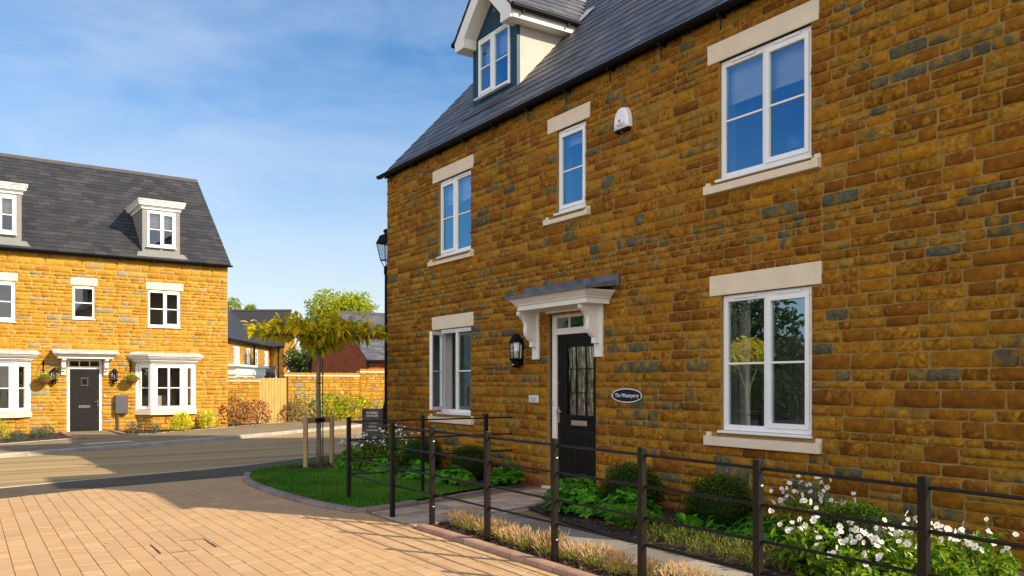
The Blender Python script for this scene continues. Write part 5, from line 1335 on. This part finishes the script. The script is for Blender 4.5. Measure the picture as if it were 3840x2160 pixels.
# ---- shrubs across the road
def shrub(name, label, x, y, R_, h, n, mat, mu, lsz, grp, z=-.02, upright=.5, shape='leaf', core=True, flowers=0):
    p = at(x, y, z); R_ *= 1.06; h *= 1.06; r = thing(name, label, 'shrub', p, U(0, 6), grp); m = MB(); st = MB()
    for _ in range(n):
        a, q = U(0, 6.28), math.sqrt(U(0, 1)); zz = U(.08, 1); rr = R_*(1.05-.55*abs(zz-.45)**1.3)
        x_, y_ = q*rr*math.cos(a), q*rr*math.sin(a)
        c = Vector((x_, y_, zz*h*(1-.25*q*q)))+Vector((math.sin(a*3+zz*5), math.cos(a*2), math.sin(a*4)))*R_*.05
        d = Vector((x_, y_, upright*R_))*1.0/R_+rdir()*.8
        leaf(m, c, d, rdir(.4), lsz*U(.7, 1.3), lsz*U(.3, .5), tg(mu, .25), droop=.1)
    for _ in range(9):
        a = U(0, 6.28); st.tube([(0, 0, -.03), (R_*.3*math.cos(a), R_*.3*math.sin(a), h*.45), (R_*.75*math.cos(a), R_*.75*math.sin(a), h*U(.7, .95))], [.01, .007, .003], 4)
    m.build('foliage', mat, r); st.build('stems', M_bark, r)
    if flowers:
        for _ in range(flowers):
            f = MB(); a = U(0, 6.28); f.ball((R_*.8*U(-1, 1), R_*.6*U(-1, 1), h*U(.75, 1.02)), U(.05, .085), 8, 6, rt(), .75)
            f.build('flower_head', ML_petal, r)
GS = 'shrubs in the beds across the road'
shrub('golden_shrub', 'bright golden shrub under the right bay window across the road', 680, 1617, .29, .54, 620, ML_yshr, .6, .11, GS)
shrub('golden_shrub', 'narrow golden shrub beside the corner of the house across the road', 779, 1607, .22, .58, 460, ML_yshr, .65, .10, GS)
shrub('red_leaved_shrub', 'large bronze red shrub left of the timber gate', 872, 1600, .62, .95, 620, ML_red, .5, .15, GS, upright=.9)
shrub('red_leaved_shrub', 'smaller bronze red shrub in front of the timber gate', 965, 1592, .48, .85, 340, ML_red, .6, .14, GS, upright=.9)
shrub('dark_shrub', 'small dark blue green tuft left of the right bay base', 500, 1631, .21, .36, 420, ML_blue, .3, .05, GS)
shrub('dark_shrub', 'smallest dark green tuft under the right bay window', 580, 1626, .12, .30, 240, ML_blue, .3, .05, GS)
shrub('lavender_tuft', 'grey green tuft left of the grey door, nearest the path', 176, 1638, .18, .30, 420, ML_blue, .8, .05, GS)
shrub('lavender_tuft', 'grey green tuft second left of the grey door', 140, 1642, .17, .26, 360, ML_blue, .8, .05, GS)
shrub('lavender_tuft', 'lone grey green tuft under the left bay window', 66, 1650, .17, .24, 360, ML_blue, .75, .05, GS)
shrub('golden_shrub', 'upright yellow green shrub at the left edge below the left bay', 3, 1652, .20, .52, 340, ML_hyd, .8, .07, GS)
shrub('variegated_shrub', 'pale variegated shrub by the garden wall right of the gate', 1150, 1580, .60, 1.15, 1000, ML_vari, .55, .10, GS)
shrub('dark_red_shrub', 'dark bronze shrub at the wall foot just right of the gate', 1095, 1583, .36, .75, 380, ML_red, .25, .10, GS)
shrub('hydrangea', 'green hydrangea with white heads right of the young tree trunk', 1235, 1577, .72, 1.05, 900, ML_hyd, .5, .15, GS, flowers=5)
shrub('hydrangea', 'lime green hydrangea with white heads in front of the garden wall', 1310, 1574, .72, 1.08, 900, ML_hyd, .7, .15, GS, flowers=4)
shrub('hydrangea', 'lime green leafy shrub behind the show home sign', 1385, 1571, .72, 1.05, 800, ML_hyd, .72, .15, GS)
shrub('variegated_shrub', 'pale tall shrub beside the lamp post at the house corner', 1440, 1568, .40, 1.25, 500, ML_vari, .4, .09, GS)
# hanging baskets
def basket(x, label):
    T = MF @ Matrix.Translation((x, -.24, 1.60)); r = thing('hanging_basket', label, 'hanging basket', T.to_translation(), FA, 'hanging baskets by the grey door'); r.scale = (FK, FK, FK)
    b = MB(); b.lathe([(.02, -.12), (.10, -.105), (.155, -.05), (.18, .01), (.185, .03), (.165, .03), (.14, -.04)], (0, 0, 0), 16); b.build('basket', M_wicker, r)
    m = MB()
    for _ in range(300):
        a, q = U(0, 6.28), math.sqrt(U(0, 1)); d = Vector((math.cos(a), math.sin(a), .7))+rdir()*.7
        leaf(m, Vector((q*.20*math.cos(a), q*.20*math.sin(a), .03+.13*(1-q*q)*U(.2, 1)-(.05*U(0, 1) if q > .85 else 0))), d, rdir(.4), U(.04, .07), U(.02, .032), tg(.45, .25), droop=.3)
    m.ball((0, 0, .05), .15, 10, 6, (.1, .2, 0), .7); m.build('plants', ML_hyd, r)
    c = MB()
    for i in range(3):
        a = i*2.09+.5; c.tube([(.17*math.cos(a), .17*math.sin(a), .03), (0, 0, .46)], .004, 4)
    c.tube([(0, 0, .44), (0, 0, .52)], .006, 5); c.tube([(0, .235, .50), (0, -.02, .52)], .008, 5); c.tube([(0, .235, .25), (0, .0, .50)], .007, 5); c.box(-.015, .015, .222, .24, .2, .55)
    c.build('chain_bracket', M_black, r)
basket(1.93, 'hanging basket of green plants beside the left bay window'); basket(4.24, 'hanging basket of green plants beside the right bay window')

# ================================================================= garden wall, gate, far buildings
def garden_wall(x0, x1, Y, h, label):
    r = thing('garden_wall', label, 'wall', (x0*FK, Y*FK, FZ), 0, 'stone garden walls'); r.scale = (FK, FK, FK); W = x1-x0
    m = MB(); stones(m, 0, W, 0, h-.14, [], nx=4, nz=4, hs=(.10, .12, .14, .17), wmin=.2, wmax=.6, bulge=.018); m.add([(0, .008, -.1), (W, .008, -.1), (W, .008, h), (0, .008, h)], [(0, 1, 2, 3)]); m.box(.0, W, .01, .30, -.1, h-.13)
    m.build('masonry', M_stonefar, r)
    MB().box(-.01, W+.01, -.04, .34, h-.138, h-.09).build('coping', M_cast, r)
    c = MB(); x = 0
    while x < W-.02: c.box(x+.006, min(W, x+.075), -.005, .30, h-.089, h, rt()); x += .08
    c.build('brick_top', M_stonefar, r)
garden_wall(7.18, 8.90, 30.0, 1.70, 'low stone garden wall between the sunlit house and the timber gate')
garden_wall(9.98, 12.98, 30.5, 1.90, 'stone garden wall behind the young tree, right of the gate')
garden_wall(12.99, 20.0, 30.5, 2.06, 'taller stone garden wall behind the lamp post')
gt = thing('timber_gate', 'tall new timber boarded gate in the garden wall', 'gate', (8.92*FK, 30.1*FK, FZ)); gt.scale = (FK, FK, FK)
m = MB()
for i in range(9): m.box(i*.113+.004, i*.113+.109, -.025-.006*(i % 2), 0, .05, 1.68+.012*(i % 2))
m.build('boards', M_timber, gt, bevel=.004)
m = MB(); m.box(0, 1.02, .002, .05, .25, .35); m.box(0, 1.02, .002, .05, 1.4, 1.5); m.build('ledges', M_timber, gt)
MB().box(1.025, 1.06, -.06, .06, -.05, 1.75).build('gate_post', plain('dark_timber', (.06, .03, .012), .7), gt)

Fw, Rt = Vector((SS, CC, 0)), Vector((CC, -SS, 0))
def cam_pt(t, lat, z): v = Fw*t+Rt*lat; return Vector((v.x, v.y, z))
# stone house behind: wing A runs away from us, block B faces us
hb = thing('background_house', 'sunlit L shaped stone house with slate roof beyond the garden wall', 'house', (0, 0, 0), 0, 'houses in the background')
def quad(m, pts, t=(.3, .6, .5)): m.add(pts, [tuple(range(len(pts)))], t)
E_, RB = 4.85, 8.3
t0, t1, t2 = 57.0, 75.0, 81.0
la0, la1 = -20.8, -21.85; lb = -19.9
lr = -20.7   # right end of the front wall of B
a0, a1, a2 = cam_pt(t0, la0, 0), cam_pt(t1, la1, 0), cam_pt(t1, lr, 0)
a2 = cam_pt(t1-.3, (1064-1920)/FPX*(t1-.3), 0); a3 = cam_pt(t2, (1109-1920)/FPX*t2, 0)
up = lambda p, z: Vector((p.x, p.y, z))
def stone_face(p, q, h, name, holes=[]):
    m = MB(frame2((p.x, p.y, 0), q-p)); ln = (q-p).length
    stones(m, 0, ln, 0, h, holes, nx=2, nz=2, hs=(.16, .2, .25), wmin=.3, wmax=.9, gap=.012, back=-.004); sheet(m, 0, ln, -.2, h, holes, rec=.1)
    return m.build(name, M_stonefar, hb)
lnA = (a1-a0).length; sA = lambda px: None
def s_on(p, q, px):
    """distance along p->q seen at image column px"""
    a = (px-1920)/FPX; d = q-p; dt = d.dot(Fw); dl = d.dot(Rt); pt, pl = p.dot(Fw), p.dot(Rt)
    return (a*pt-pl)/(dl-a*dt)*d.length
wins = []
for xa, xb in ((877, 899), (925, 938), (957, 968), (991, 1006)):
    u, v = s_on(a0, a1, xa), s_on(a0, a1, xb); wins.append((u, v, 3.0, 4.35))
stone_face(a0, a1, E_, 'wall', wins)
MA = frame2((a0.x, a0.y, 0), a1-a0)
for u, v, c, d in wins: window(hb, u, v, c, d, ['fix', 'case'] if v-u > 1.2 else ['case'], M=MA, glass=M_glassfar, room=0, vents=False, fw=.12, rec=.02, bw=.07, mull=.14, strip=False)
stone_face(a1, a2, E_, 'wall')
gw = s_on(a2, a3, 1077), s_on(a2, a3, 1089)
gwh = (max(.5, gw[0]), gw[1], 2.6, 4.2)
stone_face(a2, a3, E_, 'gable_wall', [gwh])
window(hb, *gwh, ['case'], M=frame2((a2.x, a2.y, 0), a3-a2), glass=M_glassfar, room=0, vents=False, fw=.14, rec=.02, bw=.07, strip=False, bars=False)
m = MB(); mid = (a2+a3)/2; quad(m, [up(a2, E_), up(a3, E_), up(mid, RB)]); m.build('gable_top', M_stonefar, hb)
m = MB(); rb0 = up(mid, RB)-Rt*14; q0 = a1-Rt*12
ov = -Fw*.3
quad(m, [up(a2, E_-.1)+ov+Rt*.15, up(mid, RB)+Rt*.15, rb0, up(a1, E_-.1)+ov-Rt*6])
va = a1-(a1-a0).normalized()*0
dA = (a1-a0).normalized(); nA = Vector((dA.y, -dA.x, 0))
ra0, ra1 = up(a0-nA*4.2, RB), up(a1+dA*3.4-nA*4.2, RB)
quad(m, [up(a0, E_-.1)+nA*.3, up(a1, E_-.1)+nA*.3, ra1, ra0])
m.build('roof', M_slatefar, hb)
MB().tube([up(mid, RB+.03)+Rt*.15, rb0+Vector((0, 0, .03))], .10, 6).build('ridge_tiles', MATS['clay_ridge'], hb)
m = MB(); m.tube([up(a0, E_-.1)+nA*.35, up(a1, E_-.1)+nA*.35], .08, 6); m.tube([up(a1, E_-.1)-Fw*.35, up(a2, E_-.1)-Fw*.35+Rt*.15], .08, 6); m.build('gutter', M_black, hb)
m = MB()
for p in (a0+dA*s_on(a0, a1, 950)+nA*.1, a2-Rt*.45-Fw*.1): m.tube([up(p, 0), up(p, E_-.15)], .07, 6)
m.build('downpipe', M_black, hb)
b0, b1 = s_on(a0, a1, 840), s_on(a0, a1, 955)
m = MB(MA); m.box(b0, b1, -.9, 0, 2.15, 2.75); m.box(b0-.2, b1+.2, -1.15, 0, 2.75, 2.9); m.box(b0+.1, b1-.05, -.8, 0, .2, 2.149); m.build('bay_window', M_white, hb)
m = MB(MA)
for i in range(3): m.box(b0+.5+i*(b1-b0-.6)/3, b0+.2+(i+.72)*(b1-b0-.6)/3, -.84, -.801, .9, 2.0)
m.build('bay_pane', M_grey, hb)
pc = s_on(a0, a1, 985)
m = MB(MA); w_ = 1.5
for s in (-1, 1): m.add([(pc, -1.1, 3.0), (pc, 0, 3.0), (pc+s*w_*.6, 0, 2.0), (pc+s*w_*.6, -1.1, 2.0), (pc, -1.1, 2.9), (pc, 0, 2.9), (pc+s*w_*.6, 0, 1.9), (pc+s*w_*.6, -1.1, 1.9)], [(0, 1, 2, 3), (4, 5, 6, 7), (0, 3, 7, 4), (2, 3, 7, 6)])
m.build('porch_roof', M_slatefar, hb)
m = MB(MA); m.tube([(pc-w_*.55, -1.0, 1.95), (pc, -1.0, 2.85), (pc+w_*.55, -1.0, 1.95)], .07, 4); m.box(pc-w_*.55, pc+w_*.55, -1.05, -.95, 1.88, 1.98)
for s in (-1, 1): m.tube([(pc+s*w_*.5, -.05, 1.2), (pc+s*w_*.5, -1.0, 1.9)], .06, 4)
m.build('porch_frame', M_white, hb)
# red brick garage
gx, gy0, gy1, ge, ga = 17.8, 40.7, 49.2, 2.82, 5.45
gr = thing('brick_garage', 'red brick garage with grey slate roof behind the garden wall', 'garage', (gx, gy0, 0), 0, 'houses in the background')
def bricks(m, x0, x1, z0, z1, top=None):
    z = z0; r_ = 0
    while z < z1:
        x = x0-(.11 if r_ % 2 else 0)
        lo, hi = (x0, x1) if top is None else top(z+.04)
        while x < hi:
            a, b = max(lo, x+.006), min(hi, x+.22); x += .225
            if b-a > .03: m.add([(a, -.006, z+.006), (b, -.006, z+.006), (b, -.006, z+.069), (a, -.006, z+.069)], [(0, 1, 2, 3)], rt())
        z += .075; r_ += 1
W = gy1-gy0
gm = MB(Matrix.Rotation(rad(-90), 4, 'Z')); 
tp = lambda z: (-W, 0) if z < ge else (-W+(z-ge)/(ga-ge)*W/2, -(z-ge)/(ga-ge)*W/2)
bricks(gm, -W, 0, 0, ga, tp); gm.M = None
gm.add([(0, 0, 0), (0, W, 0), (0, W, ge), (0, W/2, ga), (0, 0, ge)], [(0, 1, 2, 3, 4)], (.2, .3, .5)); gm.add([(0, 0, 0), (9, 0, 0), (9, 0, ge), (0, 0, ge)], [(0, 1, 2, 3)], (.2, .3, .5)); bricks(gm, 0, 9, 1, ge)
gm.build('wall', M_brick, gr)
m = MB(); vd = Vector((0, W/2, ga-ge)).normalized(); ln = math.hypot(W/2+.3, (ga-ge)*(W/2+.3)/(W/2))
slates(m, (0, -.3, ge-.3*(ga-ge)/(W/2)+.05), (1, 0, 0), vd, ln, lambda v: (-.15, 9.2), .28, .45, .02)
m.add([(-.15, W+.3, ge-.18), (9, W+.3, ge-.18), (9, W/2, ga+.04), (-.15, W/2, ga+.04)], [(1, 0, 3, 2)]); m.add([(-.12, -.28, ge-.2), (9, -.28, ge-.2), (9, W/2, ga+.03), (-.12, W/2, ga+.03)], [(0, 1, 2, 3)])
m.build('roof', M_slate, gr)
MB().tube([(-.15, W/2, ga+.08), (9, W/2, ga+.08)], .1, 6).build('ridge_tiles', MATS['clay_ridge'], gr)
m = MB(); m.tube([(-.2, -.36, ge-.15), (9, -.36, ge-.15)], .07, 6); m.build('gutter', M_black, gr)
m = MB(); m.box(-.1, .1, -.32, 0, ge-.45, ge-.1); m.box(-.1, .1, W, W+.32, ge-.45, ge-.1); m.build('eaves_box', M_black, gr)
m = MB(); m.box(2.0, 4.6, -.05, -.008, 1.9, 2.4); m.build('window', M_grey, gr)

# ---- trees
def tree(name, label, p, H_, blobs, n, lsz, mat, mu, trunk=.18, grp='trees beyond the houses'):
    r = thing(name, label, 'tree', p, 0, grp); m = MB(); t = MB()
    t.tube([(0, 0, -.2), (.05, 0, H_*.25), (0, .05, H_*.5), (0, 0, H_*.8)], [trunk, trunk*.8, trunk*.55, trunk*.15], 8)
    tot = sum(b[3]**2 for b in blobs)
    for bx, by, bz, br_ in blobs:
        t.tube([(0, 0, H_*.35), (bx*.5, by*.5, (bz+H_*.35)*.5), (bx, by, bz)], [trunk*.4, trunk*.25, .02], 5)
        for _ in range(int(n*br_**2/tot)):
            d = rdir(.1); q = U(.35, 1)**.5; k = 1+.22*math.sin(d.x*6+bx*3)*math.sin(d.y*5+bz)+.12*math.sin(d.z*9)
            c = Vector((bx, by, bz))+Vector((d.x, d.y, d.z*.85))*br_*q*k
            leaf(m, c, rdir(-.2)+d*.4, rdir(.5), lsz*U(.7, 1.35), lsz*U(.4, .65), tg(mu+.12*d.z, .2), droop=.15)
    m.build('crown', mat, r); t.build('trunk', M_bark, r)
    return r
def crown_blobs(n, rx, ry, z0, z1, b0, b1, sd):
    q = random.Random(sd); out = []
    for i in range(n):
        s = q.uniform(0, 1); z = z0+(z1-z0)*s; k = math.sqrt(max(.05, 1-(2*s-1)**2)); a = q.uniform(0, 6.28); f = q.uniform(.35, 1)
        out.append((rx*k*f*math.cos(a), ry*k*f*math.sin(a), z, q.uniform(b0, b1)))
    return out
p = far(1272, 1438, 66); tree('broadleaf_tree', 'large yellow green tree rising behind the brick garage', (p.x, p.y, 0), 9.2, crown_blobs(20, 2.7, 2.7, 3.6, 7.8, 1.0, 1.6, 4), 17000, .26, ML_tree, .62, .2)
p = far(1150, 1438, 58); tree('broadleaf_tree', 'shorter darker tree between the stone house and the brick garage', (p.x, p.y, 0), 4.6, crown_blobs(9, 1.1, 1.1, 1.5, 4.0, .7, 1.0, 9), 5000, .22, ML_dark, .7, .14)
p = far(866, 1438, 95); tree('broadleaf_tree', 'tree top showing behind the roof next to the sunlit house', (p.x, p.y, 0), 11.2, crown_blobs(9, 1.6, 1.6, 6.5, 10.4, .8, 1.3, 12), 5000, .26, ML_tree, .45, .2)
p = far(934, 1438, 95); tree('broadleaf_tree', 'slender tree tip showing above the ridge of the background roof', (p.x, p.y, 0), 10.6, crown_blobs(5, .7, .7, 7.5, 10.0, .5, .7, 15), 1600, .24, ML_tree, .5, .15)
# trees on the open side of the road, seen mirrored in the ground floor windows
b1_ = crown_blobs(16, 2.3, 2.3, 1.2, 4.6, 1.0, 1.5, 21)
src = tree('broadleaf_tree', 'dense dark tree across the drive, mirrored in the right ground floor window', (-15, 21.5, 0), 6.6, b1_, 6500, .30, ML_dark, .55, .18, 'trees mirrored in the windows')
for x, y, s, lab in ((-19.5, 26.4, .72, 'wide dark tree mirrored beside the right window mullion'), (-18, 28.7, 1.15, 'tall dark tree mirrored left of the right window mullion'), (-14, 36, 1.05, 'dark tree mirrored in the door glass'),
                     (-20, 40, 1.25, 'tallest dark tree mirrored above the letterbox'), (-11, 43, 1.1, 'dark tree mirrored at the hinge side of the door glass'), (-22, 17, .85, 'small dark tree mirrored low in the right casement')):
    c = copy_thing(src, (x, y, 0), U(0, 6), lab); c.scale = (s*1.15, s*1.15, s)
src.scale = (.72, .72, .62); src.location = (-15, 22.4, 0)
p = (-9.2, 20.1, 0)
tree('yellow_tree', 'small yellow autumn tree mirrored in the left pane of the right window', p, 3.2, [(0, 0, 2.65, .5), (.6, .2, 2.5, .45), (-.6, -.1, 2.55, .45), (.2, .5, 2.35, .42)], 1500, .2, ML_umb, .75, .08, 'trees mirrored in the windows')

hg = thing('hedge', 'long dark field hedge across the drive, mirrored low in the ground floor windows', 'hedge', (-26, 30, 0), rad(8)); m = MB()
for _ in range(6000):
    x, y, z = U(-.9, .9), U(-26, 26), U(0, 1)**.8*2.6*(1+.15*math.sin(y*.5 if False else 1)); leaf(m, Vector((x, y, z)), rdir(), rdir(), U(.25, .4), U(.15, .25), tg(.45, .2))
m.box(-.6, .6, -26, 26, -.1, 2.0, (.1, .2, 0)); m.build('foliage', ML_dark, hg)

fl_ = thing('fallen_leaf', 'single small fallen yellow leaf lying on the sunlit drive', 'leaf', tuple(at(410, 2036, .006)), .6)
m = MB(); leaf6(m, Vector((-.03, 0, .004)), Vector((1, .2, .1)), Vector((0, 0, 1)), .06, .035, (.6, .6, 0), droop=.1); m.build('leaf_blade', ML_umb, fl_)
